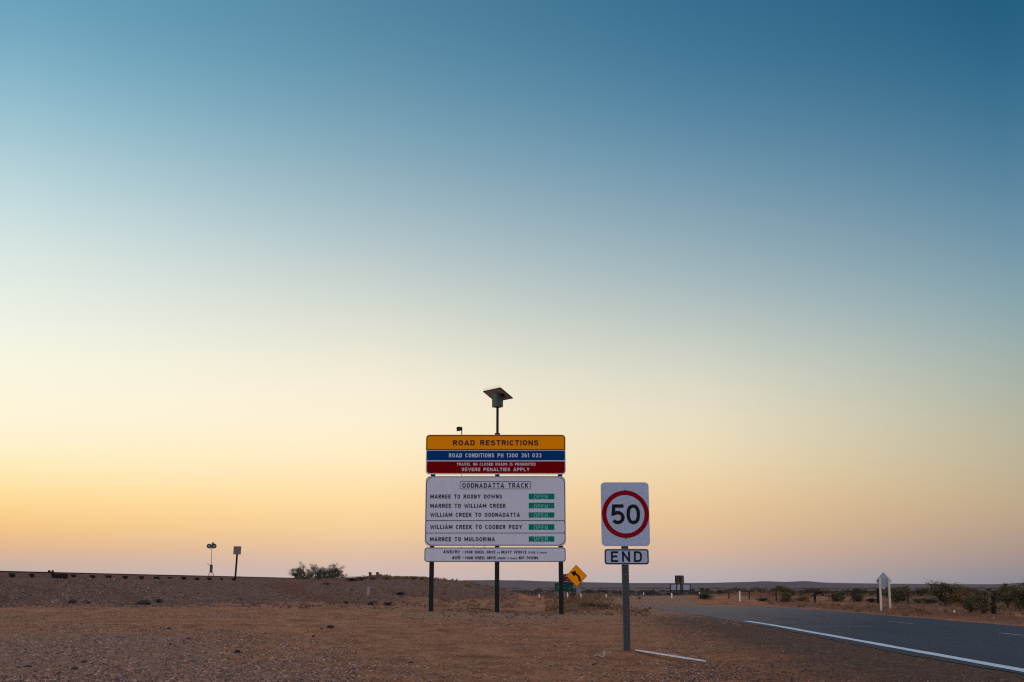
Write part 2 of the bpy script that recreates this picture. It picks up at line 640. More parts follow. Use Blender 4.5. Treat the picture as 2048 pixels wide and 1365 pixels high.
def terrain(X, Y, fine=True):
    Yc = np.maximum(Y, 1.0)
    px = CX + K * X / Yc
    cy = np.interp(px, CREST_PX, CREST_Y); cp = np.interp(px, CREST_PX, CREST_P)
    fy = np.interp(px, CREST_PX, FOOT_Y); fz = np.interp(px, CREST_PX, FOOT_Z)
    cz = H + (HOR - cp) / K * cy
    t = np.clip((Y - fy) / (cy - fy), 0, 1)
    lift = fz * sstep(18, 1.0, 0 * Y) * 0 + fz * np.clip((Y - 24) / (fy - 24 + 1e-3), 0, 1) ** 1.3
    emb = (1 - np.cos(t * np.pi)) * 0.5 * 0.35 + t * 0.65
    z = lift + (cz - fz) * emb
    beyond = np.clip((Y - cy - 7) / 25.0, 0, 1)
    z = z * (1 - beyond * beyond * (3 - 2 * beyond))
    on_emb = np.clip(t * 6, 0, 1) * np.clip((1 - t) * 5, 0, 1) * (px < 1070)
    d = road_d(X, Y)
    off = sstep(0.3, 3.0, np.abs(d) - ROAD_HW) * np.where(d < 0, 1, 1)
    # pad the big board stands on, and the heap round the speed sign's foot
    z = z + 0.09 * np.exp(-(((X - BOARD_C.x) / 4.6) ** 4 + ((Y - BOARD_Y) / 2.6) ** 4))
    z = z + 0.06 * np.exp(-(((X - SFOOT.x) / 0.55) ** 2 + ((Y - SFOOT.y) / 0.8) ** 2))
    for bxx in (BOARD_C.x - 2.86, BOARD_C.x, BOARD_C.x + 2.80):
        z = z + 0.03 * np.exp(-(((X - bxx) / 0.42) ** 2 + ((Y - BOARD_Y - .1) / 0.5) ** 2))
    # graded windrow along the far verge
    vg = np.exp(-((d - ROAD_HW - 2.0) / 0.9) ** 2) * (d > 0) * (Y < 140)
    z = z + vg * (0.16 + 0.30 * np.maximum(0, fbm(X * 0.5, Y * 0.35, 5, 3) + 0.1))
    far = 1 / (1 + (Y / 260.0) ** 2)
    z = z + off * far * (0.10 * fbm(X / 5.0, Y / 5.0, 1, 3) + 0.05 * fbm(X / 1.1, Y / 1.1, 2, 3))
    z = z + on_emb * (0.34 * fbm(X / 3.2 + Y * .15, Y / 7.0, 3, 4) - 0.30 * np.maximum(0, fbm(X / 1.5 + Y * .35, Y / 9.0, 9, 3)) * 2)
    # washed-out gully in the bank
    gx = np.interp(Y, [60, 75, 90, 105], [700, 640, 585, 560])
    gul = np.exp(-((px - gx) / 42) ** 2) * np.clip((Y - 62) / 8, 0, 1) * np.clip((104 - Y) / 8, 0, 1)
    z = z - 0.40 * gul
    z = z - 0.035 * ruts(X, Y) * off * np.clip((62 - Y) / 10, 0, 1)
    if fine:
        nearw = np.clip(1.3 - Y / 60.0, 0, 1) * off
        z = z + nearw * (0.034 * fbm(X / 0.34, Y / 0.42, 4, 3) + 0.020 * fbm(X / 0.13, Y / 0.18, 14, 2))
    return z


def TZ(x, y):
    return float(terrain(np.array([float(x)]), np.array([float(y)]), False)[0])


_YS = 8.0 * 1.003 ** np.arange(1900)


def on_ground(px, py):                 # where the line of sight meets the terrain
    d = ray(px, py)
    t = _YS / d.y
    z = terrain(d.x * t, _YS, False)
    hit = np.nonzero(H + d.z * t <= z)[0]
    if len(hit) == 0:
        return P(px, py, 400)
    k = hit[0]
    return Vector((d.x * t[k], _YS[k], float(z[k])))


def ground_material():
    m, nt, bs = nodes('red_dirt')
    N, L = nt.nodes.new, nt.links.new
    g = N('ShaderNodeNewGeometry')
    big = noise(nt, 0.16, 5, 0.6, obj=False)
    mid = noise(nt, 0.9, 6, 0.65, obj=False)
    streak = noise(nt, 0.55, 5, 0.6, stretch=(0.35, 1.0, 1.0), obj=False)
    fine = noise(nt, 11.0, 6, 0.7, obj=False)
    grit = noise(nt, 60.0, 3, 0.7, obj=False)
    dirt = ramp2(nt, mid, [(0.28, DIRT[0]), (0.5, DIRT[1]), (0.72, DIRT[2])])
    dirt = mixc(nt, mrange(nt, streak, 0.50, 0.68, 0, 0.75), dirt, DIRT[3])
    gravel = ramp2(nt, fine, [(0.3, GRAV[0]), (0.52, GRAV[1]), (0.72, GRAV[2])])
    shoulder = ramp2(nt, fine, [(0.3, SHOULDER[0]), (0.5, SHOULDER[1]), (0.72, SHOULDER[2])])
    gm = attr(nt, 'gravel').outputs['Fac']
    gmask = mrange(nt, math_(nt, 'ADD', gm, math_(nt, 'SUBTRACT', big, 0.5)), 0.25, 0.75)
    col = mixc(nt, gmask, dirt, gravel)
    col = mixc(nt, mrange(nt, math_(nt, 'MULTIPLY', attr(nt, 'rut').outputs['Fac'], mid), 0.1, 0.6, 0, 0.6), col, DIRT[2])
    dk = attr(nt, 'chips_falloff').outputs['Fac']
    col = mixc(nt, mrange(nt, math_(nt, 'ADD', dk, math_(nt, 'MULTIPLY', math_(nt, 'SUBTRACT', mid, 0.5), 1.2)), 0.2, 0.8, 0, 0.9), col, shoulder)
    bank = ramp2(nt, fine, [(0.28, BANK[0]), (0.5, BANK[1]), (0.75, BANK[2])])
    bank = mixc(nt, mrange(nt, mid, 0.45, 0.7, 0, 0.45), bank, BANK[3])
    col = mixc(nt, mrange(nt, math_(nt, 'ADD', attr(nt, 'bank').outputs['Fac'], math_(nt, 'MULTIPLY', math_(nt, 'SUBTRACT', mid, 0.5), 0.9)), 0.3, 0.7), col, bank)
    col = mixc(nt, mrange(nt, math_(nt, 'ADD', attr(nt, 'red').outputs['Fac'], math_(nt, 'MULTIPLY', math_(nt, 'SUBTRACT', mid, 0.5), 0.8)), 0.3, 0.8, 0, 0.85), col, RED)
    col = mixc(nt, attr(nt, 'plain').outputs['Fac'], col, ramp2(nt, noise(nt, 0.012, 5, 0.6, stretch=(1, .25, 1), obj=False), [(0.35, PLAIN[0]), (0.62, PLAIN[1])]))
    patch = noise(nt, 4.5, 5, 0.75, obj=False)
    col = mixc(nt, mrange(nt, patch, 0.50, 0.36, 0, 0.55), col, mixc(nt, 1.0, col, (0.42, 0.38, 0.36), 'MULTIPLY'))  # darker noise patches paint in shadow gaps of the rough dirt
    col = mixc(nt, mrange(nt, patch, 0.52, 0.66, 0, 0.50), col, mixc(nt, 1.0, col, (0.18, 0.11, 0.08), 'ADD'))
    sp = mrange(nt, grit, 0.60, 0.72, 0, 0.55)
    col = mixc(nt, sp, col, (0.50, 0.33, 0.25))
    sp2 = mrange(nt, grit, 0.42, 0.32, 0, 0.75)
    col = mixc(nt, sp2, col, (0.055, 0.035, 0.03))
    L(col, bs.inputs['Base Color'])
    bs.inputs['Roughness'].default_value = 0.95
    bs.inputs['Specular IOR Level'].default_value = 0.15
    hsum = math_(nt, 'ADD', math_(nt, 'MULTIPLY', fine, 1.0), math_(nt, 'MULTIPLY', grit, 0.35))
    bump(nt, bs, hsum, 1.0, 0.08)
    return m


DIRT = [(0.235, 0.086, 0.038), (0.435, 0.172, 0.080), (0.62, 0.275, 0.140), (0.60, 0.23, 0.098)]
GRAV = [(0.17, 0.074, 0.042), (0.42, 0.21, 0.125), (0.62, 0.36, 0.25)]
SHOULDER = [(0.045, 0.026, 0.017), (0.115, 0.062, 0.040), (0.23, 0.13, 0.088)]
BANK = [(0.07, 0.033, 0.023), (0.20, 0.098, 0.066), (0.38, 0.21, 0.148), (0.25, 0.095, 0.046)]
RED = (0.21, 0.066, 0.030)
PLAIN = [(0.13, 0.082, 0.082), (0.25, 0.165, 0.15)]
M_ground = ground_material()


def build_ground():
    az = np.concatenate([np.linspace(-78, -30, 60)[:-1], np.linspace(-30, 29, 900), np.linspace(29, 78, 60)[1:]])
    t = np.tan(np.radians(az))
    y1 = 1.0 / np.linspace(1 / 2.5, 1 / 13.0, 30)[:-1]
    y2 = 1.0 / np.linspace(1 / 13.0, 1 / 50.0, 400)[:-1]
    y3 = np.linspace(50, 136, 190)[:-1]
    y4 = np.geomspace(136, 420, 60)[:-1]
    y5 = np.geomspace(420, 9000, 40)
    ys = np.concatenate([y1, y2, y3, y4, y5])
    Yg, T = np.meshgrid(ys, t, indexing='ij')
    X = Yg * T
    Z = terrain(X, Yg)
    nr, nc = Yg.shape
    v = np.stack([X, Yg, Z], -1).reshape(-1, 3)
    i = np.arange(nr - 1)[:, None] * nc + np.arange(nc - 1)[None, :]
    f = np.stack([i, i + 1, i + 1 + nc, i + nc], -1).reshape(-1, 4)
    me = np_mesh('ground', v, f, M_ground, smooth=True)
    px = CX + K * X / np.maximum(Yg, 1)
    fy = np.interp(px, CREST_PX, FOOT_Y)
    d = road_d(X, Yg)
    gr = 1.0 * sstep(620, 250, px) * sstep(36, 27, Yg)
    gr = np.maximum(gr, 0.75 * sstep(900, 500, px) * sstep(24, 17, Yg))
    gr = np.maximum(gr, 0.9 * np.exp(-(((X - BOARD_C.x - .6) / 4.8) ** 4 + ((Yg - BOARD_Y + 1.6) / 3.2) ** 4)))
    gr = np.maximum(gr, sstep(-ROAD_HW - 3.2, -ROAD_HW - 0.5, d) * (d < 0) * 0.95)
    gr = np.maximum(gr, sstep(60, 85, Yg) * sstep(1250, 1290, px) * (d < 0))
    fz = Yg - fy + 5.0 * fbm(X / 7.0, Yg / 5.0, 51, 4)
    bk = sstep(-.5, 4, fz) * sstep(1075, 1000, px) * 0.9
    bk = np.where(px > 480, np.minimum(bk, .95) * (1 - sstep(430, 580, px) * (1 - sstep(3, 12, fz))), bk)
    gx = np.interp(Yg, [60, 75, 90, 105], [700, 640, 585, 560])
    rd = np.exp(-((px - gx) / 48) ** 2) * np.clip((Yg - 60) / 8, 0, 1) * np.clip((106 - Yg) / 8, 0, 1)
    rd = np.maximum(rd, 0.6 * np.exp(-((Yg - fy - 1.0) / 2.0) ** 2) * (px < 520) * sstep(150, 330, px))
    rd = np.maximum(rd, np.exp(-((d - ROAD_HW - 1.8) / 1.7) ** 2) * (d > 0) * 0.75)  # red soil on the far verge, darkened to stand for light falloff
    rd = np.maximum(rd, 0.55 * np.exp(-(((px - 1010) / 130) ** 2 + ((Yg - 56) / 6) ** 2)))
    pl = sstep(125, 240, Yg)
    pl = np.maximum(pl, .7 * sstep(7, 11, d - ROAD_HW) * (px > 1250))
    ck = sstep(2.0, 6.5, X - 0.02 * Yg) * sstep(60, 40, Yg) * (d < 0) * 0.95  # dark bitumen chips, with light falloff to the right painted in
    for n_, a in (('rut', ruts(X, Yg) * np.clip((62 - Yg) / 10, 0, 1)), ('chips_falloff', ck), ('gravel', gr), ('bank', bk), ('red', rd), ('plain', pl)):
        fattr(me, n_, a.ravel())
    tag(link('ground', me), kind='structure')


build_ground()


def build_hills():
    tops = [(-6000, 1168), (-2500, 1166), (-900, 1164), (-200, 1163), (300, 1162), (700, 1161.5), (900, 1161.8), (950, 1161.0), (972, 1161.2), (985, 1160.4), (1010, 1161.2),
            (1030, 1161.6), (1045, 1161.0), (1062, 1162.3), (1095, 1163.2), (1150, 1164.5), (1200, 1165.6), (1260, 1166.6), (1330, 1166.6), (1420, 1166.4),
            (1475, 1164.8), (1500, 1164.6), (1528, 1162.8), (1552, 1163.8), (1575, 1164.6), (1596, 1163.2), (1614, 1162.4), (1630, 1164.4), (1655, 1166.0),
            (1720, 1167.2), (1800, 1168.0), (1900, 1168.8), (1990, 1169.0), (2020, 1167.6), (2048, 1165.4), (2150, 1163), (2500, 1166), (4000, 1165), (8000, 1168)]
    p = np.array([a for a, _ in tops]); q = np.array([b for _, b in tops])
    xs = np.concatenate([np.linspace(-5000, 600, 120)[:-1], np.linspace(600, 2150, 420), np.linspace(2150, 7000, 90)[1:]])
    top = np.interp(xs, p, q)
    top = np.convolve(np.pad(top, 3, 'edge'), np.ones(7) / 7, 'valid')
    prof = [(900, 0.0), (1000, 0.03), (1120, 0.16), (1240, 0.40), (1350, 0.68), (1440, 0.9), (1500, 1.0), (1580, .95), (1800, .6), (2300, 0)]
    rows = []
    for Yd, k in prof:
        z = (H + (HOR - top) / K * 1500) * k
        X = (xs - CX) / K * Yd
        z = z + k * 0.5 * fbm(X / 60., np.full_like(X, Yd / 90.), 21, 4) - (0.4 if k == 0 else 0)
        if k == 1.0:
            z = z - k * 0.5 * fbm(X / 60., np.full_like(X, Yd / 90.), 21, 4)
        rows.append(np.stack([X, np.full_like(X, Yd), z], -1))
    v = np.stack(rows).reshape(-1, 3)
    nr, nc = len(prof), len(xs)
    i = np.arange(nr - 1)[:, None] * nc + np.arange(nc - 1)[None, :]
    f = np.stack([i, i + 1, i + 1 + nc, i + nc], -1).reshape(-1, 4)
    m, nt, bs = nodes('hazed_hill_earth')
    a = noise(nt, 0.006, 6, 0.65, stretch=(1, 2.2, 3), obj=False)
    nt.links.new(ramp2(nt, a, [(0.32, HILL[0]), (0.68, HILL[1])]), bs.inputs['Base Color'])
    bs.inputs['Roughness'].default_value = 1.0
    tag(link('hills', np_mesh('hills', v, f, m, True)), kind='structure')


HILL = [(0.10, 0.058, 0.066), (0.15, 0.088, 0.092)]  # distance haze put into the earth colour as a purple fade
build_hills()


# ------------------------------------------------------------------ road and its paint
def road_xy(s, d):                     # s along the road, d sideways from its middle
    if s < ARC_Y:
        return ROAD_C + d + float(shear(np.array(s))), s
    a = (s - ARC_Y) / ARC_R
    a = min(a, math.pi / 2)
    ex = max(0, (s - ARC_Y) - ARC_R * math.pi / 2)
    return ROAD_C - ARC_R + (ARC_R + d) * math.cos(a) - ex, ARC_Y + (ARC_R + d) * math.sin(a)


def strip(name, s0, s1, ds, d0, d1, nd, z, m, wob=0.0, seed=1):
    rng = np.random.default_rng(seed)
    ss = np.arange(s0, s1 + 1e-6, ds)
    v, at = [], []
    kk = np.ones(5) / 5
    w0 = np.convolve(rng.normal(0, wob * 1.6, len(ss)), kk, 'same'); w1 = np.convolve(rng.normal(0, wob * 1.6, len(ss)), kk, 'same')
    for k, s in enumerate(ss):
        for j in range(nd + 1):
            d = d0 + (d1 - d0) * j / nd
            if j == 0: d += w0[k]
            if j == nd: d += w1[k]
            x, y = road_xy(s, d)
            v.append((x, y, z + 0.05 * (1 - (d / ROAD_HW) ** 2) * 0))
            at.append(d)
    nc = nd + 1
    i = np.arange(len(ss) - 1)[:, None] * nc + np.arange(nd)[None, :]
    f = np.stack([i, i + 1, i + 1 + nc, i + nc], -1).reshape(-1, 4)
    me = np_mesh(name, v, f, m)
    fattr(me, 'side', at)
    return tag(link(name, me), kind='structure')


def asphalt():
    m, nt, bs = nodes('asphalt')
    stone = noise(nt, 42.0, 4, 0.75, obj=False)
    big = noise(nt, 0.5, 5, 0.6, obj=False)
    tracks = noise(nt, 0.35, 4, 0.5, stretch=(2.2, 0.12, 1), obj=False)
    col = ramp2(nt, stone, [(0.30, (0.030, 0.036, 0.044)), (0.5, (0.070, 0.078, 0.090)), (0.70, (0.135, 0.138, 0.150))])
    col = mixc(nt, mrange(nt, tracks, 0.42, 0.62, 0, 0.4), col, (0.055, 0.060, 0.070))
    dust = ramp2(nt, noise(nt, 14.0, 5, 0.7, obj=False), [(0.3, (0.17, 0.11, 0.09)), (0.7, (0.34, 0.245, 0.21))])
    side = attr(nt, 'side').outputs['Fac']
    sa = math_(nt, 'ADD', math_(nt, 'ABSOLUTE', side, 0.0), math_(nt, 'MULTIPLY', math_(nt, 'SUBTRACT', big, 0.5), 1.6))
    e = mrange(nt, sa, ROAD_HW - 0.35, ROAD_HW + 0.35, 0, 0.85)
    g = nt.nodes.new('ShaderNodeNewGeometry')
    sp = nt.nodes.new('ShaderNodeSeparateXYZ')
    nt.links.new(g.outputs['Position'], sp.inputs[0])
    yy = math_(nt, 'ADD', sp.outputs['Y'], math_(nt, 'MULTIPLY', math_(nt, 'SUBTRACT', big, 0.5), 30.0))
    yy = math_(nt, 'SUBTRACT', yy, math_(nt, 'MULTIPLY', side, 2.6))
    dirty = mrange(nt, yy, 38, 66, 0, 0.9)
    col = mixc(nt, e, col, (0.10, 0.062, 0.045))
    col = mixc(nt, dirty, col, dust)
    nt.links.new(col, bs.inputs['Base Color'])
    bs.inputs['Roughness'].default_value = 0.95
    bs.inputs['Specular IOR Level'].default_value = 0.06
    bump(nt, bs, stone, 0.6, 0.012)
    return m


def paint():
    m, nt, bs = nodes('road_paint')
    a = noise(nt, 9.0, 5, 0.7, obj=False)
    b = noise(nt, 60.0, 3, 0.7, obj=False)
    col = ramp2(nt, a, [(0.25, (0.50, 0.52, 0.55)), (0.6, (0.74, 0.78, 0.82))])
    col = mixc(nt, mrange(nt, b, 0.40, 0.31, 0, 0.85), col, (0.08, 0.085, 0.095))
    nt.links.new(col, bs.inputs['Base Color'])
    bs.inputs['Roughness'].default_value = 0.6
    return m


def worn_paint():
    m, nt, bs = nodes('worn_road_paint')
    a = noise(nt, 26.0, 5, 0.75, obj=False)
    nt.links.new(ramp2(nt, a, [(0.40, (0.07, 0.078, 0.09)), (0.56, (0.42, 0.44, 0.46))]), bs.inputs['Base Color'])
    bs.inputs['Roughness'].default_value = 0.8
    bs.inputs['Specular IOR Level'].default_value = 0.1
    return m


M_paint = paint()
M_worn = worn_paint()
strip('road', -6, 250, 0.5, -ROAD_HW, ROAD_HW, 16, 0.010, asphalt(), 0.13, 3)
strip('edge_line', -6, 42.4, 0.25, -3.80, -3.53, 1, 0.015, M_paint, 0.012, 5)
cl = 1.35
for s0 in (9.5, 19.4, 29.3, 39.2):
    strip('centre_line', s0, s0 + 2.5, 0.2, cl, cl + 0.13, 1, 0.015, M_worn, 0.010, int(s0))


# ------------------------------------------------------------------ materials of the built things
M_white = sign_face('white_sheeting', (0.54, 0.60, 0.70), 0.14)
M_bluewhite = sign_face('bluish_white_sheeting', (0.36, 0.46, 0.60), 0.16)
M_yellow = sign_face('yellow_sheeting', (0.86, 0.29, 0.001), 0.2, dust=.07, spec=.02)
M_orange = sign_face('orange_yellow_sheeting', (1.0, 0.31, 0.001), 0.14, dust=.07, spec=.02)
M_blue = sign_face('blue_sheeting', (0.001, 0.045, 0.19), 0.16, dust=.04, spec=.01)
M_red = sign_face('red_sheeting', (0.18, 0.0006, 0.003), 0.2, dust=.04, spec=.01)
M_ringred = sign_face('red_ring_film', (0.23, 0.003, 0.010), 0.14, dust=.05, spec=.02)
M_green = sign_face('green_display', (0.0, 0.19, 0.135), 0.12)
M_dkgreen = sign_face('dark_green_sheeting', (0.004, 0.045, 0.03), 0.2)
M_brown = sign_face('brown_sheeting', (0.085, 0.022, 0.018), 0.2)
M_black = mat('black_film', (0.012, 0.013, 0.016), 0.2, 30, 0.5, spec=0.05)
M_mint = mat('pale_green_film', (0.12, 0.50, 0.40), 0.15, 60, 0.5, spec=0.05)
M_dimpink = mat('dim_pale_film', (0.36, 0.24, 0.25), .2, 40, .5, spec=.05)
M_dimgreen = mat('dim_pale_green_film', (0.05, 0.19, 0.15), 0.15, 60, 0.5, spec=.05)
M_pink = mat('pale_film', (0.66, 0.60, 0.64), 0.1, 60, 0.5, spec=0.05)
M_ltblue = mat('light_blue_film', (0.50, 0.66, 0.80), 0.1, 60, 0.5, spec=0.05)
M_rim = mat('grey_plate_edge', (0.24, 0.25, 0.27), 0.2, 20, 0.5)
M_post = mat('dark_green_paint', (0.006, 0.016, 0.012), 0.3, 14, 0.45, spec=0.15)
M_box = mat('green_box_paint', (0.016, 0.042, 0.033), 0.25, 14, 0.5)
M_dark = mat('dark_metal', (0.022, 0.018, 0.016), 0.3, 20, 0.6, spec=.2)
M_galv = mat('galvanised_steel', (0.17, 0.17, 0.17), 0.28, 26, 0.5, 0.2, c2=(0.27, 0.265, 0.26), spec=.25)
M_dullgalv = mat('dull_galvanised_steel', (0.025, 0.035, 0.042), 0.35, 60, 0.55, 0.1, c2=(0.070, 0.088, 0.098), spec=.2)
M_back = mat('bare_aluminium_back', (0.28, 0.335, 0.40), 0.10, 6, 0.55, 0.1, spec=.2)
M_cream = mat('cream_painted_timber', (0.62, 0.53, 0.42), 0.22, 9, 0.7, c2=(0.70, 0.60, 0.50))
M_guide = mat('white_guide_post_paint', (0.78, 0.76, 0.74), 0.15, 8, 0.6)
M_reflector = mat('red_reflector', (0.4, 0.02, 0.02), 0.2, 30, 0.3)
M_timber = mat('dark_weathered_timber', (0.026, 0.017, 0.015), 0.4, 12, 0.85, bmp=0.3, spec=.1)
M_rust = mat('rusty_steel', (0.035, 0.02, 0.018), 0.4, 16, 0.8, spec=.15)
M_web = mat('rusty_rail_web', (0.10, 0.062, 0.058), 0.3, 16, 0.85)
M_spike = mat('yellow_plastic_spikes', (0.55, 0.50, 0.20), 0.2, 10, 0.5)
M_cell = mat('solar_glass', (0.012, 0.016, 0.04), 0.2, 10, 0.15)
M_backsheet = mat('brown_grey_backsheet', (0.36, 0.29, 0.27), 0.15, 6, 0.6)
M_plank = mat('white_weathered_board', (0.72, 0.70, 0.70), 0.18, 7, 0.6)
M_stone = None

# ------------------------------------------------------------------ the big information board
YB = BOARD_Y


def bx(px, py):
    p = P(px, py, YB)
    return p.x, p.z


def rect_px(x0, x1, yt, yb):            # a rectangle of the board's plane
    a = bx((x0 + x1) / 2 - (x1 - x0) / 2, (yt + yb) / 2)[0]
    b = bx((x0 + x1) / 2 + (x1 - x0) / 2, (yt + yb) / 2)[0]
    return a, b, bx(993, yb)[1], bx(993, yt)[1]


PXM = (P(994, 1000, YB).x - P(993, 1000, YB).x)      # metres per pixel on the board
board = empty('road_information_board', (BOARD_C.x, YB, TZ(BOARD_C.x, YB)),
              'large road restrictions board with coloured header on three dark posts, solar panel on top', 'road sign')
for px in (862.5, 994.0, 1122.3):
    x = bx(px, 1160)[0]
    mb = MB()
    mb.box(x - .098, x + .098, YB + .05, YB + .25, TZ(x, YB) - .3, bx(px, 876)[1])
    mb.build('post', M_post, board, bevel=.012)


def text(parent, m, items, y, name='lettering'):
    mb = MB()
    for it in items:
        t, x0, x1, yt, yb = it[:5]
        kw = it[5] if len(it) > 5 else {}
        a, b, z0, z1 = rect_px(x0, x1, yt, yb)
        lettering(mb, t, a, b, z0, z1, y, **kw)
    return mb.build(name, m, parent)


def plate(name, x0, x1, yt, yb, r, y0, y1, m, parent):
    a, b, z0, z1 = rect_px(x0, x1, yt, yb)
    mb = MB()
    mb.prism(rrect(a, b, z0, z1, r), y0, y1)
    return mb.build(name, m, parent)


def film(name, x0, x1, yt, yb, r, y, m, parent):
    a, b, z0, z1 = rect_px(x0, x1, yt, yb)
    mb = MB()
    mb.flat(rrect(a, b, z0, z1, r), y)
    return mb.build(name, m, parent)


def outline(mb, x0, x1, yt, yb, r, w, y):
    a, b, z0, z1 = rect_px(x0, x1, yt, yb)
    rs = (r,) * 4 if isinstance(r, (int, float)) else r
    mb.ring(rrect(a, b, z0, z1, rs), rrect(a + w, b - w, z0 + w, z1 - w, tuple(max(q - w, .001) for q in rs)), y)


# header
hp = plate('header_panel', 852, 1131, 870, 949.3, 7 * PXM, YB - .03, YB, M_white, board)
y1, y2, y3 = YB - .034, YB - .038, YB - .042
film('yellow_band', 852.2, 1130.8, 870.2, 900.6, (6.8 * PXM, 6.8 * PXM, .005, .005), y1, M_yellow, hp)
mb = MB()
outline(mb, 853.2, 1129.8, 871.4, 900.6, (5.8 * PXM, 5.8 * PXM, .01, .01), 1.5 * PXM, y2)
mb.build('border', M_black, hp)
film('blue_band', 853.9, 1129.6, 902.2, 921.2, 1.8 * PXM, y1, M_blue, hp)
film('red_band', 853.9, 1129.6, 923.4, 946.8, (1.5 * PXM, 1.5 * PXM, 5.5 * PXM, 5.5 * PXM), y1, M_red, hp)
text(hp, M_black, [('ROAD RESTRICTIONS', 906, 1076.6, 881, 891.5, dict(s=.205))], y3)
text(hp, M_ltblue, [('ROAD CONDITIONS PH 1300 361 033', 898, 1082.8, 907.3, 915.5, dict(s=.185))], y3)
text(hp, M_pink, [('TRAVEL ON CLOSED ROADS IS PROHIBITED', 913.6, 1071, 926.3, 931.9, dict(s=.19)),
                  ('SEVERE PENALTIES APPLY', 923.4, 1059, 936, 942.9, dict(s=.19))], y3)
# status panel
spn = plate('status_panel', 850.5, 1131.2, 953, 1092.4, 9 * PXM, YB - .03, YB, M_white, board)
mb = MB()
bw = 1.25 * PXM
a, b, z0, z1 = rect_px(851.6, 1130.3, 953.6, 1091.4)
zs = [bx(993, v)[1] for v in (1041.8, 1066.6)]
cr = 14 * PXM
mb.ring(rrect(a, b, zs[0], z1, (cr, cr, .05, .05)), rrect(a + bw, b - bw, zs[0] + bw / 2, z1 - bw, (cr - bw, cr - bw, .04, .04)), y1)
mb.ring(rrect(a, b, zs[1], zs[0], .04), rrect(a + bw, b - bw, zs[1] + bw / 2, zs[0] - bw / 2, .06), y1)
mb.ring(rrect(a, b, z0, zs[1], (.05, .05, cr, cr)), rrect(a + bw, b - bw, z0 + bw, zs[1] - bw / 2, (.04, .04, cr - bw, cr - bw)), y1)
outline(mb, 919.8, 1061.5, 963.2, 978.9, 2 * PXM, .95 * PXM, y1)
mb.build('border', M_black, spn)
text(spn, M_black, [
    ('OODNADATTA TRACK', 924.8, 1056.5, 966.6, 976.2, dict(s=.18)),
    ('MARREE TO ROXBY DOWNS', 860.8, 1004, 989.5, 997.7, dict(s=.195)),
    ('MARREE TO WILLIAM CREEK', 860.6, 1011.6, 1008, 1016.2, dict(s=.195)),
    ('WILLIAM CREEK TO OODNADATTA', 860.8, 1039.8, 1026, 1034.2, dict(s=.195)),
    ('WILLIAM CREEK TO COOBER PEDY', 860.6, 1044.4, 1050.3, 1058.6, dict(s=.195)),
    ('MARREE TO MULOORINA', 860, 989.8, 1074.7, 1083.1, dict(s=.195))], y2)
for (yt, yb, tt, tb) in ((987.8, 999.2, 989.8, 998.2), (1006.0, 1017.4, 1009.2, 1017.8), (1025.3, 1035.8, 1027.0, 1035.9), (1048.9, 1060.3, 1050.8, 1060.8), (1073.2, 1083.9, 1072.0, 1082.6)):
    a, b, z0, z1 = rect_px(1057.4, 1108.6, yt, yb)
    mb = MB()
    mb.prism([(a, z0), (b, z0), (b, z1), (a, z1)], YB - .033, YB - .020, 0)
    ta, tb_, tz0, tz1 = rect_px(1067.6, 1095.3, tt, tb)
    lettering(mb, 'OPEN', ta, tb_, tz0, tz1, YB - .037, s=.15, mi=1, clip=(z0 + .004, z1 - .004))
    mb.build('status_display', [M_green, M_mint], spn)
# legend
lp = plate('legend_panel', 848.8, 1131.4, 1095.3, 1124.4, 5.5 * PXM, YB - .03, YB, M_white, board)
mb = MB()
outline(mb, 849.3, 1130.9, 1095.8, 1123.9, 5 * PXM, 1.3 * PXM, y1)
mb.build('border', M_black, lp)
text(lp, M_black, [
    ('4WD/HV -', 886.8, 927.5, 1100.8, 1107.4, dict(s=.20)), ('FOUR WHEEL DRIVE', 930, 990.6, 1101.8, 1107.4, dict(s=.20)), ('OR', 994.2, 1000, 1104.2, 1107.4, dict(s=.20)),
    ('HEAVY VEHICLE', 1002.6, 1052.6, 1101.8, 1107.4, dict(s=.20)), ('(OVER 3 tonne)', 1056.2, 1093.3, 1103.4, 1107.4, dict(s=.19)),
    ('4WD -', 904, 928, 1112.4, 1119.0, dict(s=.20)), ('FOUR WHEEL DRIVE', 930.8, 991.7, 1113.3, 1119.0, dict(s=.20)), ('(UNDER 3 tonne)', 994.5, 1034.7, 1115.0, 1119.0, dict(s=.19)),
    ('NOT TOWING', 1037.8, 1076.3, 1113.3, 1119.0, dict(s=.20))], y2)
# cables running down between the panels
mb = MB()
for px, ya, yb in ((923.3, 945, 958), (922.3, 1090, 1098), (946.4, 1090, 1098), (968.5, 1090, 1098)):
    mb.tube([(bx(px, ya)[0], YB + .015, bx(px, ya)[1]), (bx(px, yb)[0], YB + .015, bx(px, yb)[1])], .011, 6)
mb.build('cable', M_dark, board)
# lamp on a bracket at the top edge
mb = MB()
x, z = bx(923.4, 861.5)
mb.box(x - .02, x + .02, YB + .03, YB + .07, bx(923, 872)[1], z)
br = mb.build('lamp_bracket', M_dark, board)
mb = MB()
a = Vector((*bx(924.6, 857.6),)); b = Vector((*bx(913.2, 859.6),))
mb.obox(((a.x + b.x) / 2, YB - .02, (a.y + b.y) / 2), ((a.x - b.x) / 2, 0, (a.y - b.y) / 2), (0, .11, 0), (-.012, 0, .072))
mb.obox(((a.x + b.x) / 2 - .05, YB - .02, (a.y + b.y) / 2 + .07), (.06, 0, .012), (0, .08, 0), (0, 0, .025))
mb.build('lamp_head', M_dark, br, bevel=.01)
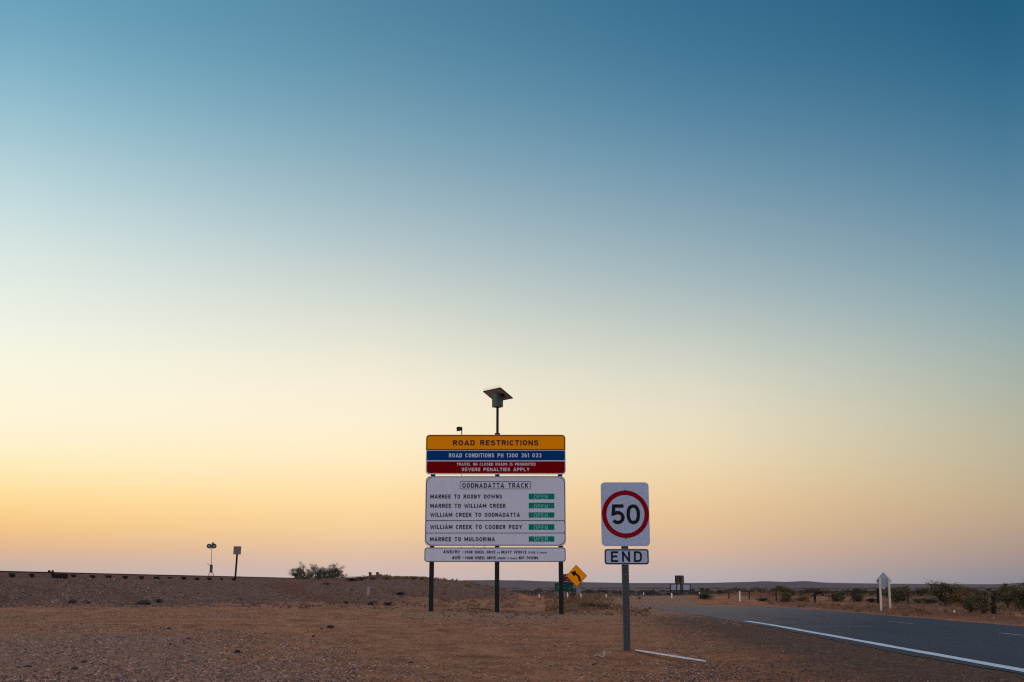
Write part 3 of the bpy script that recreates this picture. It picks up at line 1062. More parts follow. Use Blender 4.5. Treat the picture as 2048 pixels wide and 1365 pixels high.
# solar mast
mb = MB()
x, zb = bx(994.8, 869)
zt = bx(994.8, 790)[1]
mb.tube([(x, YB + .12, zb - .1), (x, YB + .12, zt)], .058, 14)
mb.box(x - .115, x + .115, YB + .02, YB + .24, bx(994, 869.6)[1], bx(994, 866.4)[1])
mast = mb.build('solar_mast', M_post, board)
A = P(966.2, 783.2, YB + .62); Bp = P(1000.8, 775.9, YB - .42)
ab = (Bp - A)
perp = Vector((-ab.y, ab.x, 0)).normalized()
if perp.y < 0: perp = -perp
dn = perp * .70 + Vector((0, 0, -.40))
C_ = Bp + dn
D_ = A + dn
nrm = ab.cross(dn).normalized()
if nrm.z < 0: nrm = -nrm
mid = (A + Bp + C_ + D_) / 4
mb = MB()
mb.obox(mid, ab / 2, dn / 2, nrm * .022, 0)
mb.obox(mid + nrm * .024, ab * .48, dn * .48, nrm * .002, 1)
mb.obox(mid - nrm * .024, ab * .475, dn * .475, nrm * .002, 2)
mb.obox(mid - nrm * .045 + ab * .26 + dn * .02, ab * .07, dn * .10, nrm * .018, 3)
mb.build('solar_panel', [M_post, M_cell, M_backsheet, M_black], mast)
mb = MB()
for i in range(22):
    p = A + ab * (i + .5) / 22 + nrm * .02
    mb.tube([p, p + Vector((0, 0, .115))], [.006, .003], 4)
mb.build('bird_spikes', M_spike, mast)
mb = MB()
bc = Vector((bx(995, 800)[0], YB + .12, 0))
e1 = (ab * Vector((1, 1, 0))).normalized()
e2 = Vector((-e1.y, e1.x, 0))
hh = .185
z0, z1 = bx(995, 814.3)[1], bx(995, 787.5)[1]
mb.obox((bc.x, bc.y, (z0 + z1) / 2), e1 * hh, e2 * hh * .95, (0, 0, (z1 - z0) / 2))
mb.build('battery_box', M_box, mast, bevel=.012)

# ------------------------------------------------------------------ the speed sign
YS = SFOOT.y


def sx(px, py, y=None):
    p = P(px, py, YS if y is None else y)
    return p.x, p.z


SM = P(1251, 1030, YS).x - P(1250, 1030, YS).x
sp = empty('speed_sign', (SFOOT.x, YS, TZ(SFOOT.x, YS)), 'white 50 speed limit sign with red ring above END plate on single steel post', 'road sign')
xc = sx(1250.6, 1029)[0]
mb = MB()
xp = sx(1252.6, 1200)[0]
mb.box(xp - .062, xp + .062, YS + .012, YS + .10, TZ(xp, YS) - .3, sx(1250, 975)[1])
mb.box(xp - .062, xp - .050, YS + .10, YS + .17, TZ(xp, YS) - .3, sx(1250, 975)[1])
mb.box(xp + .050, xp + .062, YS + .10, YS + .17, TZ(xp, YS) - .3, sx(1250, 975)[1])
pst = mb.build('post', M_dullgalv, sp, bevel=.004)
mb = MB()
for pyv in (1149.5,):
    z = sx(1252, pyv)[1]
    mb.tube([(xp, YS + .003, z), (xp, YS + .02, z)], .010, 10)
mb.build('bolt', M_galv, pst)


def s_rect(x0, x1, yt, yb):
    k = SM
    cx_ = sx((x0 + x1) / 2, (yt + yb) / 2)[0]
    return cx_ - (x1 - x0) / 2 * k, cx_ + (x1 - x0) / 2 * k, sx(1250, yb)[1], sx(1250, yt)[1]


a, b, z0, z1 = s_rect(1202.3, 1298.6, 965.2, 1092.8)
mb = MB()
mb.prism(rrect(a, b, z0, z1, 8 * SM, 8), YS - .004, YS + .006)
mb.prism(rrect(a + .03, b - .03, z0 + .03, z1 - .03, 8 * SM, 8), YS - .006, YS - .0045)
plt = mb.build('speed_plate', M_bluewhite, sp)
cx0, cz0 = sx(1250.9, 1028.8)


def circ(r, n=72):
    return [(cx0 + r * math.cos(2 * math.pi * i / n), cz0 + r * math.sin(2 * math.pi * i / n)) for i in range(n)]


mb = MB()
mb.ring(circ(47 * SM), circ(38.0 * SM), YS - .009)
mb.build('red_ring', M_ringred, plt)
mb = MB()
a, b, z0, z1 = s_rect(1223.2, 1280.0, 1009.2, 1048.8)
hh = z1 - z0
for ch, x0, x1 in (('5', 1223.4, 1249.0), ('0', 1253.0, 1280.0)):
    X0, X1 = s_rect(x0, x1, 1009, 1049)[:2]
    w = (X1 - X0) / hh
    s = .172
    if ch == '0':
        rx, h_ = (w - s) / 2, s / 2
        st = [[(w / 2 + rx * math.copysign(abs(math.cos(t)) ** .86, math.cos(t)), .5 + (.5 - h_) * math.copysign(abs(math.sin(t)) ** .86, math.sin(t))) for t in [2 * math.pi * i / 48 for i in range(49)]]]
    else:
        h_ = s / 2
        st = [[(w * .93, 1 - h_), (w * .17, 1 - h_), (w * .12, .52)] + arc(w * .47, .335, w * .53 - h_, .335 - h_, 124, -146, 22)]
    for k, q in enumerate(st):
        ribbon(mb, [(X0 + px_ * hh, z0 + pz_ * hh) for px_, pz_ in q], s * hh, YS - .010 - .0005 * k, 0)
mb.build('numerals', M_black, plt)
for pyv in (981.5, 1077.5):
    mb = MB()
    z = sx(1250, pyv)[1]
    mb.tube([(xc, YS - .013, z), (xc, YS, z)], .012, 8)
    mb.build('bolt', M_dark, plt)
a, b, z0, z1 = s_rect(1209.2, 1297.4, 1098.2, 1129.6)
mb = MB()
mb.prism(rrect(a, b, z0, z1, 5 * SM, 6), YS - .004, YS + .006)
ep = mb.build('end_plate', M_bluewhite, sp)
mb = MB()
g_ = .9 * SM
w_ = 2.0 * SM
mb.ring(rrect(a + g_, b - g_, z0 + g_, z1 - g_, 4.5 * SM), rrect(a + g_ + w_, b - g_ - w_, z0 + g_ + w_, z1 - g_ - w_, 2.8 * SM), YS - .008)
mb.build('border', M_black, ep)
mb = MB()
a, b, z0, z1 = s_rect(1222.2, 1283.4, 1103, 1124.4)
lettering(mb, 'END', a, b, z0, z1, YS - .008, s=.172, gap=.30)
mb.build('lettering', M_black, ep)
for pyv in (1101.6, 1126.4):
    mb = MB()
    z = sx(1251, pyv)[1]
    mb.tube([(sx(1251, pyv)[0], YS - .013, z), (sx(1251, pyv)[0], YS, z)], .011, 8)
    mb.build('bolt', M_galv, ep)

# ------------------------------------------------------------------ curve warning sign
YC = G(1156, 1206).y
cs = empty('curve_warning_sign', (P(1156, 1206, YC).x, YC, TZ(P(1156, 1206, YC).x, YC)), 'orange diamond warning sign with black left curve arrow behind dry grass', 'road sign')


def poly_px(pts, y):
    out = []
    for px, py in pts:
        p = P(px, py, y)
        out.append((p.x, p.z))
    return out


def inset(pts, k):
    cx_ = sum(p[0] for p in pts) / len(pts); cz_ = sum(p[1] for p in pts) / len(pts)
    return [(cx_ + (x - cx_) * k, cz_ + (z - cz_) * k) for x, z in pts]


def rounded(pts, r=.12, n=4):
    out = []
    m_ = len(pts)
    for i in range(m_):
        p0, p1, p2 = Vector(pts[i - 1]), Vector(pts[i]), Vector(pts[(i + 1) % m_])
        a_ = p1 + (p0 - p1) * r; c_ = p1 + (p2 - p1) * r
        for k in range(n + 1):
            t = k / n
            q = a_ * (1 - t) ** 2 + p1 * 2 * t * (1 - t) + c_ * t * t
            out.append((q.x, q.y))
    return out


dia = rounded(poly_px([(1153.6, 1174.6), (1174.3, 1152.2), (1152.1, 1129.8), (1132.2, 1152.2)], YC), .07)
mb = MB()
mb.prism(dia, YC - .02, YC)
fc = mb.build('diamond_plate', M_orange, cs)
mb = MB()
mb.ring(inset(dia, .985), inset(dia, .945), YC - .024)
sh = [(1157.6 + (4.6 if 0 else 0), 1163.4), (1162.0, 1163.4)]
outer = [(1161.8, 1163.4), (1161.6, 1159.5), (1160.6, 1155.6), (1158.6, 1152.0), (1155.6, 1148.9), (1151.9, 1146.6)]
inner = [(1150.2, 1150.0), (1153.2, 1151.8), (1155.4, 1154.3), (1156.6, 1157.2), (1157.1, 1160.2), (1157.3, 1163.4)]
op = poly_px(outer, YC); ip = poly_px(inner, YC)
for i in range(5):
    mb.flat([op[i], op[i + 1], ip[4 - i], ip[5 - i]], YC - .024)
mb.flat(poly_px([(1151.9, 1146.6), (1150.2, 1150.0), (1148.6, 1153.6), (1141.0, 1145.0), (1151.5, 1141.6)], YC), YC - .0245)
mb.build('curve_arrow', M_black, fc)
mb = MB()
x = P(1156.2, 1190, YC).x
mb.box(x - .11, x + .11, YC + .02, YC + .14, TZ(x, YC) - .3, P(1154, 1140, YC).z)
mb.build('post', M_galv, cs)

# ------------------------------------------------------------------ tourist and direction signs farther down the road
YT = 104.0
a = P(1120, 1160, YT); b = P(1164.5, 1160, YT)
ts = empty('tourist_sign', ((a.x + b.x) / 2, YT, TZ((a.x + b.x) / 2, YT)), 'brown tourist information sign with blue service strip half hidden behind the curve sign', 'road sign')
zt, zb = P(1140, 1148, YT).z, P(1140, 1172.4, YT).z
mb = MB(); mb.prism(rrect(a.x, b.x, zb, zt, .16), YT - .03, YT); pn = mb.build('panel', M_brown, ts)
mb = MB(); mb.ring(rrect(a.x + .05, b.x - .05, zb + .05, zt - .05, .14), rrect(a.x + .12, b.x - .12, zb + .12, zt - .12, .1), YT - .034)
zz = lambda v: P(1140, v, YT).z
xx = lambda v: P(v, 1160, YT).x
for yv, segs in ((1163.6, ((1128, 1131), (1132, 1136.5), (1139, 1143), (1147, 1151))), (1153.5, ((1130, 1134),)), (1159.2, ((1133, 1137), (1140, 1146)))):
    for s0, s1 in segs:
        lm_ = MB()
        lm_.flat([(xx(s0), zz(yv + .8)), (xx(s1), zz(yv + .8)), (xx(s1), zz(yv - .8)), (xx(s0), zz(yv - .8))], YT - .034)
        lm_.build('lettering', M_dimpink, pn)
mb.build('border', M_dimpink, pn)
mb = MB(); mb.flat([(xx(1122), zz(1171.2)), (xx(1145.5), zz(1171.2)), (xx(1145.5), zz(1165.5)), (xx(1122), zz(1165.5))], YT - .034); st_ = mb.build('service_strip', M_blue, pn)
for s0 in (1127.0, 1130.6, 1137.2, 1141.6):
    mb = MB()
    mb.flat([(xx(s0), zz(1169.8)), (xx(s0 + 2.0), zz(1169.8)), (xx(s0 + 2.0), zz(1167.2)), (xx(s0), zz(1167.2))], YT - .038)
    mb.build('symbol', M_ltblue, st_)
for px in (1129, 1159.5):
    mb = MB(); x = xx(px); mb.tube([(x, YT + .06, TZ(x, YT) - .3), (x, YT + .06, zt - .2)], .06, 8); mb.build('post', M_galv, ts)

YD = 97.0
a = P(1110, 1175, YD); b = P(1145.3, 1175, YD)
ds = empty('direction_sign', ((a.x + b.x) / 2, YD, TZ((a.x + b.x) / 2, YD)), 'dark green direction sign with rows of small names behind the board right post', 'road sign')
zz = lambda v: P(1128, v, YD).z
xx = lambda v: P(v, 1175, YD).x
mb = MB(); mb.prism(rrect(a.x, b.x, zz(1183.2), zz(1166.8), .05), YD - .03, YD); pn = mb.build('panel', M_dkgreen, ds)
mb = MB()
for yv, segs in ((1169.6, ((1116.5, 1118.5), (1127.5, 1131))), (1172.6, ((1112, 1117), (1138.5, 1143))), (1176.4, ((1112, 1117.5), (1127, 1132), (1137, 1142.5))), (1180.2, ((1112, 1116), (1137, 1140.5)))):
    for s0, s1 in segs:
        mb = MB()
        mb.flat([(xx(s0), zz(yv + .6)), (xx(s1), zz(yv + .6)), (xx(s1), zz(yv - .6)), (xx(s0), zz(yv - .6))], YD - .034)
        mb.build('lettering', M_dimgreen, pn)
for px in (1115, 1140):
    mb = MB(); x = xx(px); mb.tube([(x, YD + .06, TZ(x, YD) - .3), (x, YD + .06, zz(1168))], .05, 8); mb.build('post', M_galv, ds)

# ------------------------------------------------------------------ diamond sign seen from behind
fb = on_ground(1771, 1219)
YK = fb.y
dk = empty('back_of_diamond_sign', (fb.x, YK, fb.z), 'bare metal back of a diamond sign on two cream posts across the road', 'road sign')
mb = MB()
mb.prism(rounded(poly_px([(1768.8, 1180.2), (1784.2, 1162.3), (1767.8, 1144.6), (1753.2, 1162.3)], YK), .05), YK + .10, YK + .13)
mb.build('diamond_plate', M_back, dk)
for pt, pb in ((1759.6, 1762.4), (1777.2, 1780.8)):
    mb = MB()
    t_, b_ = P(pt, 1155.5, YK), P(pb, 1221, YK)
    mb.tube([(b_.x, YK, TZ(b_.x, YK) - .2), (t_.x, YK, t_.z)], .052, 10)
    mb.build('post', M_cream, dk)

# ------------------------------------------------------------------ lattice sign back and the pale double panel behind it
fb = G(1356, 1195)
YL = fb.y
ls = empty('back_of_braced_sign', (fb.x, YL, 0), 'dark back of a braced square sign on two thin dark legs beyond the bend', 'road sign')
for pt, pb in ((1354.2, 1352.2), (1362.0, 1360.6)):
    mb = MB()
    t_, b_ = P(pt, 1152.6, YL), P(pb, 1195, YL)
    mb.tube([(b_.x, YL, -.3), (t_.x, YL, t_.z)], .065, 8)
    mb.build('leg', M_dark, ls)
x0, x1 = P(1351.2, 1160, YL).x, P(1367.2, 1160, YL).x
z0, z1 = P(1358, 1166.6, YL).z, P(1358, 1152.2, YL).z
mb = MB()
mb.prism([(x0, z0), (x1, z0), (x1, z1), (x0, z1)], YL + .18, YL + .21, 1)
for i in range(4):
    z = z0 + (z1 - z0) * (i + .0) / 3
    mb.box(x0 - .02, x1 + .02, YL + .09, YL + .17, z - .05, z + .05)
for k in (.0, .48, 1.0):
    x = x0 + (x1 - x0) * k
    mb.box(x - .05, x + .05, YL + .10, YL + .178, z0, z1)
mb.build('braced_panel', [M_dark, M_backsheet], ls)
YW = YL + 26
dp = empty('pale_double_board', (P(1360, 1185, YW).x, YW, 0), 'pale blue double notice board in a dark frame low behind the braced sign', 'notice board')
for p0, p1 in ((1342, 1360), (1366.2, 1379.2)):
    x0, x1 = P(p0, 1175, YW).x, P(p1, 1175, YW).x
    z0, z1 = P(1360, 1180.6, YW).z, P(1360, 1169.6, YW).z
    mb = MB(); mb.prism([(x0, z0), (x1, z0), (x1, z1), (x0, z1)], YW - .03, YW); pn = mb.build('panel', M_back, dp)
x0, x1 = P(1341, 1175, YW).x, P(1380.3, 1175, YW).x
mb = MB()
for px in (1341, 1361.2, 1364.8, 1380.3):
    x = P(px, 1175, YW).x
    mb.box(x - .07, x + .07, YW + .01, YW + .13, -.3, z1 + .05)
for z in (z0 - .05, z1 + .03):
    mb.box(x0 - .06, x1 + .06, YW + .014, YW + .10, z - .05, z + .05)
mb.build('frame', M_dark, dp)

# ------------------------------------------------------------------ guide posts round the bend
def guide_proto(loc, h, label):
    o = empty('guide_post', loc, label, 'guide post', 'white guide posts round the bend')
    mb = MB()
    x, y, z = loc
    mb.prism([(x - .045, z - .2), (x + .045, z - .2), (x + .045, z + h - .05), (x + .02, z + h), (x - .045, z + h)], y - .012, y + .012)
    mb.build('stake', M_guide, o)
    mb = MB(); mb.box(x - .035, x + .035, y + .013, y + .017, z + h - .2, z + h - .1); mb.build('reflector', M_reflector, o)
    return o


GP = [(1480, 1183, 1203.2, 'tallest white guide post, nearest on the right verge of the road'),
      (1399.5, 1185, 1198, 'white guide post to the right of the braced sign legs'),
      (1343.6, 1186.5, 1196.5, 'white guide post just left of the braced sign legs'),
      (1287.4, 1185.6, 1193.6, 'white guide post first to the right of the speed sign post'),
      (1212.7, 1189, 1195.6, 'smallest white guide post left of the speed sign post'),
      (1161.7, 1187.5, 1196.5, 'white guide post just right of the curve sign post'),
      (1135.3, 1185.4, 1197.6, 'white guide post between the board post and the curve sign post'),
      (1078.5, 1188.5, 1195, 'white guide post left of the big board right post')]
for px, yt, yb, lab in GP:
    g = on_ground(px, yb)
    h = P(px, yt, g.y).z - g.z
    guide_proto(g, h, lab)

# ------------------------------------------------------------------ roadside wire fence on the right
wf = empty('wire_fence', on_ground(1756, 1207), 'sagging wire fence of dark timber and thin steel posts along the far verge', 'fence')
FP = [(1458, 1184, 1197.5, 0), (1498.8, 1184, 1200, 0), (1552.4, 1185, 1203.5, 0), (1629.8, 1191, 1205, 1), (1666, 1187, 1204.5, 0), (1708, 1183, 1206.5, 0),
      (1756, 1178, 1208, 1), (1817, 1186, 1216, 0), (1891, 1187, 1224, 0), (1987, 1183, 1228.5, 1), (2085, 1178, 1236, 0), (2190, 1178, 1243, 1), (2340, 1174, 1256, 0)]
fts = []
for px, yt, yb, thick in FP:
    g = on_ground(px, yb)
    t_ = P(px - (1.5 if px in (1817, 1891) else 0.4), yt, g.y)
    mb = MB()
    r = .095 if thick else .045
    mb.tube([(g.x, g.y, g.z - .3), (t_.x, g.y, t_.z)], [r, r * .9], 9)
    mb.build('post', M_timber if thick else M_rust, wf)
    fts.append((g, t_))
mb = MB()
for k in (.30, .55, .80, .95):
    pts = []
    for i in range(len(fts) - 1):
        a_ = fts[i][0].lerp(fts[i][1], k); b_ = fts[i + 1][0].lerp(fts[i + 1][1], k)
        for j in range(6):
            q = a_.lerp(b_, j / 6)
            q.z -= .10 * (1 - (2 * j / 6 - 1) ** 2)
            pts.append(q)
    pts.append(fts[-1][0].lerp(fts[-1][1], k))
    mb.tube(pts, .0045, 4)
mb.build('wire', M_rust, wf)
# pale paling rail far behind
pf = None
g0 = G(1815, 1196.5); g1 = G(1862, 1196.5)
pf = empty('paling_fence', g0, 'far low fence of tiny pale palings between the shrubs', 'fence')
mb = MB()
for i in range(22):
    p = g0.lerp(g1, i / 21)
    mb.box(p.x - .045, p.x + .045, p.y - .03, p.y + .03, -.1, .30)
mb.build('palings', M_guide, pf)
mb = MB(); mb.box(g0.x - .2, g1.x + .2, g0.y + .035, g0.y + .07, .12, .18); mb.build('rail', M_timber, pf)

# ------------------------------------------------------------------ the railway on the bank
RP = []
for px, py, Y in ((-2200, 1082, 29), (-800, 1122, 44), (-300, 1134.5, 56), (0, 1142.0, 65), (100, 1144.4, 70.5), (200, 1146.9, 76.5), (330, 1150.0, 86), (430, 1152.2, 95.5), (520, 1154.4, 106), (600, 1156.3, 117), (686, 1158.9, 130), (760, 1160.6, 150), (800, 1162, 175)):
    RP.append(P(px, py, Y))


def rail_path(n=200):
    out = []
    for i in range(len(RP) - 1):
        for k in range(10):
            out.append(RP[i].lerp(RP[i + 1], k / 10))
    out.append(RP[-1])
    sm = out[:]
    for _ in range(12):
        sm = [sm[0]] + [(sm[i - 1] + sm[i] * 2 + sm[i + 1]) / 4 for i in range(1, len(sm) - 1)] + [sm[-1]]
    return sm


PATH = rail_path()
rt = empty('railway_track', PATH[30], 'rusty railway track with dark timber sleeper ends along the top of the bank', 'railway')


def side_at(i):
    d = (PATH[min(i + 1, len(PATH) - 1)] - PATH[max(0, i - 1)])
    d.z = 0
    d.normalize()
    n = Vector((-d.y, d.x, 0))           # away from the camera (to the left)
    return d, n


for off in (0.0, 1.25):
    mb = MB()
    prof = [(-.035, 0), (.035, 0), (.035, -.045), (.009, -.055), (.009, -.125), (.06, -.14), (.06, -.155), (-.06, -.155), (-.06, -.14), (-.009, -.125), (-.009, -.055), (-.035, -.045)]
    vs, fs, ms = [], [], []
    for i in range(len(PATH)):
        d, n = side_at(i)
        o = PATH[i] + n * off
        vs += [o + n * a_ + Vector((0, 0, b_)) for a_, b_ in prof]
    m_ = len(prof)
    mb.v = [tuple(v) for v in vs]
    for i in range(len(PATH) - 1):
        for k in range(m_):
            mb.f.append((i * m_ + k, i * m_ + (k + 1) % m_, (i + 1) * m_ + (k + 1) % m_, (i + 1) * m_ + k))
            mb.m.append(1 if k in (3, 8, 9, 4, 2, 10) else 0)
    mb.build('rail', [M_rust, M_web], rt)


def path_at_px(px):
    best = None
    for i in range(len(PATH) - 1):
        for k in range(8):
            q = PATH[i].lerp(PATH[i + 1], k / 8)
            dd = Vector((q.x, q.y * CT + (q.z - H) * ST, 0))
            sxp = CX + F * q.x / dd.y
            if best is None or abs(sxp - px) < best[0]:
                best = (abs(sxp - px), q, i)
    return best[1], best[2]


for px in (-330, -280, -232, -186, -142, -100, -60, -24, 5.5, 48, 92, 131, 168, 201.5, 235, 267, 297.5, 325.5, 352.5, 379, 405, 430.5, 455):
    q, i = path_at_px(px)
    d, n = side_at(i)
    mb = MB()
    c = q + n * .46 + Vector((0, 0, -.155 - .10))
    rj = random.Random(int(px * 7))
    tw = Matrix.Rotation(rj.uniform(-.05, .05), 3, 'Z')
    mb.obox(c + n * rj.uniform(-.06, .10) + Vector((0, 0, rj.uniform(-.03, .02))), tw @ (d * rj.uniform(.105, .135)), tw @ (n * rj.uniform(1.14, 1.25)), (0, 0, .10))
    mb.build('sleeper', M_timber, rt)
# ballast bed the sleepers lie in
mb = MB()
prof = [(-4.2, -1.9), (-1.5, -.42), (-.60, -.40), (-.38, -.08), (1.55, -.075), (1.9, -.26), (4.0, -.95)]
for i in range(len(PATH)):
    d, n = side_at(i)
    for k_, (a_, b_) in enumerate(prof):
        j_ = random.Random(i * 11 + k_).uniform(-.03, .03)
        mb.v.append(tuple(PATH[i] + n * (a_ + j_) + Vector((0, 0, b_ + j_ * .5))))
m_ = len(prof)
for i in range(len(PATH) - 1):
    for k_ in range(m_ - 1):
        mb.f.append((i * m_ + k_, i * m_ + k_ + 1, (i + 1) * m_ + k_ + 1, (i + 1) * m_ + k_)); mb.m.append(0)
mm, nt, bs = nodes('ballast_bed')
fz_ = noise(nt, 11, 6, .7, obj=False)
nt.links.new(ramp2(nt, fz_, [(.3, BANK[0]), (.5, BANK[1]), (.72, BANK[2])]), bs.inputs['Base Color'])
bs.inputs['Roughness'].default_value = .95
bump(nt, bs, fz_, 1.0, .08)
tag(mb.build('ballast_bed', mm), kind='structure')
# point lever lamp stand
def switch_stand():
    q, i = path_at_px(421)
    Yq = q.y + 1.2
    pp = lambda px, py: P(px, py, Yq)
    b_ = pp(422, 1157)
    o = empty('railway_signal', (b_.x, Yq, b_.z), 'railway points indicator with two round targets on a thin rod beside the track', 'railway signal')
    k = pp(423, 1100).x - pp(422, 1100).x
    mb = MB()
    mb.tube([pp(422.2, 1137), pp(424.2, 1083.5)], [.55 * k, .42 * k], 8)
    rod = mb.build('rod', M_dullgalv, o)
    for cx_ in (418.2, 428.4):
        c = pp(cx_, 1092.6)
        mb = MB()
        n = 28
        oc = [(c.x + 4.7 * k * math.cos(2 * math.pi * t / n), c.z + 4.7 * k * math.sin(2 * math.pi * t / n)) for t in range(n)]
        ic = [(c.x + 1.35 * k * math.cos(2 * math.pi * t / n), c.z + 1.35 * k * math.sin(2 * math.pi * t / n)) for t in range(n)]
        for yy in (Yq - .03, Yq + .03):
            mb.ring(oc, ic, yy)
        for lp_ in (oc, ic):
            for t in range(n):
                u, v = lp_[t], lp_[(t + 1) % n]
                mb.add([(u[0], Yq - .03, u[1]), (v[0], Yq - .03, v[1]), (v[0], Yq + .03, v[1]), (u[0], Yq + .03, u[1])], [(0, 1, 2, 3)])
        tg = mb.build('round_target', M_targ, o)
        mb = MB()
        mb.prism([(c.x + 1.2 * k * math.cos(2 * math.pi * t / 14), c.z + 1.2 * k * math.sin(2 * math.pi * t / 14)) for t in range(14)], Yq - .02, Yq + .02)
        mb.build('lens', M_plank, tg)
    mb = MB()
    c = pp(425, 1091.5)
    mb.box(c.x - 1.6 * k, c.x + 1.8 * k, Yq - .12, Yq + .12, pp(425, 1097).z, pp(425, 1087.4).z)
    mb.box(c.x + .4 * k, c.x + 2.6 * k, Yq - .1, Yq + .1, pp(425, 1087.6).z, pp(425, 1085.4).z)
    u = pp(421.6, 1096); v = pp(420.4, 1100.8)
    mb.tube([u, v], [.6 * k, .15 * k], 5)
    mb.build('lamp_box', M_targ, o)
    mb = MB()
    mb.tube([pp(421.8, 1131.5), pp(413.8, 1127.2)], [.5 * k, .42 * k], 6)
    mb.build('lever', M_dark, o)
    mb = MB()
    mb.box(pp(419.9, 1140).x, pp(424.6, 1140).x, Yq - .09, Yq + .09, pp(422, 1145.6).z, pp(422, 1132).z)
    mb.obox((pp(422.3, 1131).x, Yq, pp(422.3, 1131).z), (2.4 * k, 0, 0), (0, .11, 0), (0, 0, 1.0 * k))
    pts = [(420.6, 1144.6), (417.9, 1148.2), (417.6, 1151), (418.6, 1157)]
    mb.tube([pp(*t) for t in pts], .75 * k, 6)
    mb.tube([pp(844.4 - t[0], t[1]) for t in pts], .75 * k, 6)
    mb.tube([pp(422.3, 1145), pp(422.3, 1156)], .35 * k, 6)
    mb.box(pp(416.5, 1155).x, pp(427.8, 1155).x, Yq - .3, Yq + .3, pp(422, 1157.5).z, pp(422, 1154.2).z)
    mb.build('pedestal', M_dullgalv, o)


M_targ = mat('dark_teal_enamel', (0.018, 0.04, 0.042), 0.3, 10, 0.5)
switch_stand()
# square board on a leaning post
Yq = path_at_px(471)[0].y - 1.2
pp = lambda px, py: P(px, py, Yq)
b_ = pp(470.6, 1158)
sb = empty('square_track_board', (b_.x, Yq, b_.z), 'small square grey board on a slightly leaning post beside the railway', 'railway sign')
mb = MB()
mb.tube([pp(470.4, 1159), pp(474.6, 1104)], .085, 8); mb.build('post', M_timber, sb)
mb = MB()
q4 = [pp(467.2, 1109.4), pp(482.0, 1109.6), pp(483.2, 1093.3), pp(468.1, 1093.1)]
mb.prism([(v.x, v.z) for v in q4], Yq - .13, Yq - .10); mb.build('board', mat('dull_grey_brown_plate', (0.15, 0.12, 0.12), .2, 8, .6), sb)
# sloping dark board with two stubs at the rail
Yq = path_at_px(110)[0].y - 1.0
pp = lambda px, py: P(px, py, Yq)
b_ = pp(110, 1157)
db = empty('points_cover', (b_.x, Yq, b_.z), 'dark sloping timber cover with two short stubs beside the rail at far left', 'timber cover')
mb = MB()
q4 = [(86, 1150.6), (86.4, 1145.2), (95, 1144.0), (104, 1147.0), (132.5, 1148.0), (133.5, 1154.5), (127, 1157.4), (110, 1155.0)]
mb.prism([(pp(*t).x, pp(*t).z) for t in q4], Yq - .25, Yq + .25); mb.build('cover', M_timber, db, bevel=.02)
for px0, px1 in ((96, 100.5), (103, 107)):
    mb = MB()
    mb.prism([(pp(*t).x, pp(*t).z) for t in ((px0, 1146.5), (px1 - .6, 1146.5), (px1, 1141.8), (px0 + 1.6, 1140.6))], Yq - .08, Yq + .08)
    mb.build('stub', M_timber, db)
# two square stumps beyond the crest
for px, lab in ((740.2, 'left one of two dark stumps standing on the grassy crest of the bank'), (754.8, 'right one of two dark stumps standing on the grassy crest of the bank')):
    Yq = 138.
    pp = lambda a_, c_: P(a_, c_, Yq)
    o = empty('stump_post', (pp(px, 1158).x, Yq, pp(px, 1158).z), lab, 'stump', 'pair of stumps on the bank')
    mb = MB(); mb.box(pp(px - 2.2, 1150).x, pp(px + 2.2, 1150).x, Yq - .2, Yq + .2, pp(px, 1166).z, pp(px, 1146).z); mb.build('shaft', M_rust, o)
    mb = MB(); mb.box(pp(px - 2.9, 1150).x, pp(px + 2.9, 1150).x, Yq - .25, Yq + .25, pp(px, 1146.6).z, pp(px, 1144.9).z); mb.build('cap', M_timber, o)
# pale short marker on the bank
g = on_ground(736.3, 1191)
o = MB()
t_ = P(737.0, 1173.6, g.y)
o.tube([(g.x, g.y, g.z - .3), (t_.x, g.y, t_.z)], [.09, .07], 8)
tag(o.build('marker_post', mat('weathered_pale_timber', (.30, .26, .28), .25, 9, .8), origin=g), 'short weathered pale marker post leaning slightly on the grassy bank', 'marker post')

# ------------------------------------------------------------------ things lying on the dirt
a_ = on_ground(1271.5, 1303.2); b_ = on_ground(1411.5, 1325.2)
dv = (b_ - a_)
L_ = dv.length
d = dv.normalized()
n = Vector((-d.y, d.x, 0)).normalized()
mb = MB()
secs = []
for k, w in ((0, .02), (.03, .045), (.35, .044), (.7, .042), (.94, .036), (1.0, .004)):
    c = a_.lerp(b_, k)
    c.z = max(TZ(c.x, c.y), a_.z + (b_.z - a_.z) * k) + .020
    secs += [c - n * w + Vector((0, 0, -.008)), c + n * w + Vector((0, 0, -.008)), c + n * w + Vector((0, 0, .008)), c - n * w + Vector((0, 0, .008))]
fs = []
for i in range(5):
    for k in range(4):
        fs.append((i * 4 + k, i * 4 + (k + 1) % 4, i * 4 + 4 + (k + 1) % 4, i * 4 + 4 + k))
fs += [(3, 2, 1, 0), (20, 21, 22, 23)]
mb.add(secs, fs)
tag(mb.build('fallen_board', M_plank, origin=a_), 'long white pointed board lying on the dirt beside the speed sign foot', 'board')
mb = MB()
pts = [(1188, 1316.2), (1194, 1314.2), (1200.5, 1312.6), (1198, 1315.0), (1203, 1317.6), (1207, 1318.2), (1210.6, 1315.8), (1210.2, 1312.2), (1207.4, 1312.4), (1206.6, 1315.4)]
pw = []
for i, t in enumerate(pts):
    g = on_ground(*t)
    pw.append(g + Vector((0, 0, .03 + (.05 if i in (6, 7, 8) else 0))))
sm_ = []
for i in range(len(pw) - 1):
    for k in range(4):
        sm_.append(pw[i].lerp(pw[i + 1], k / 4))
sm_.append(pw[-1])
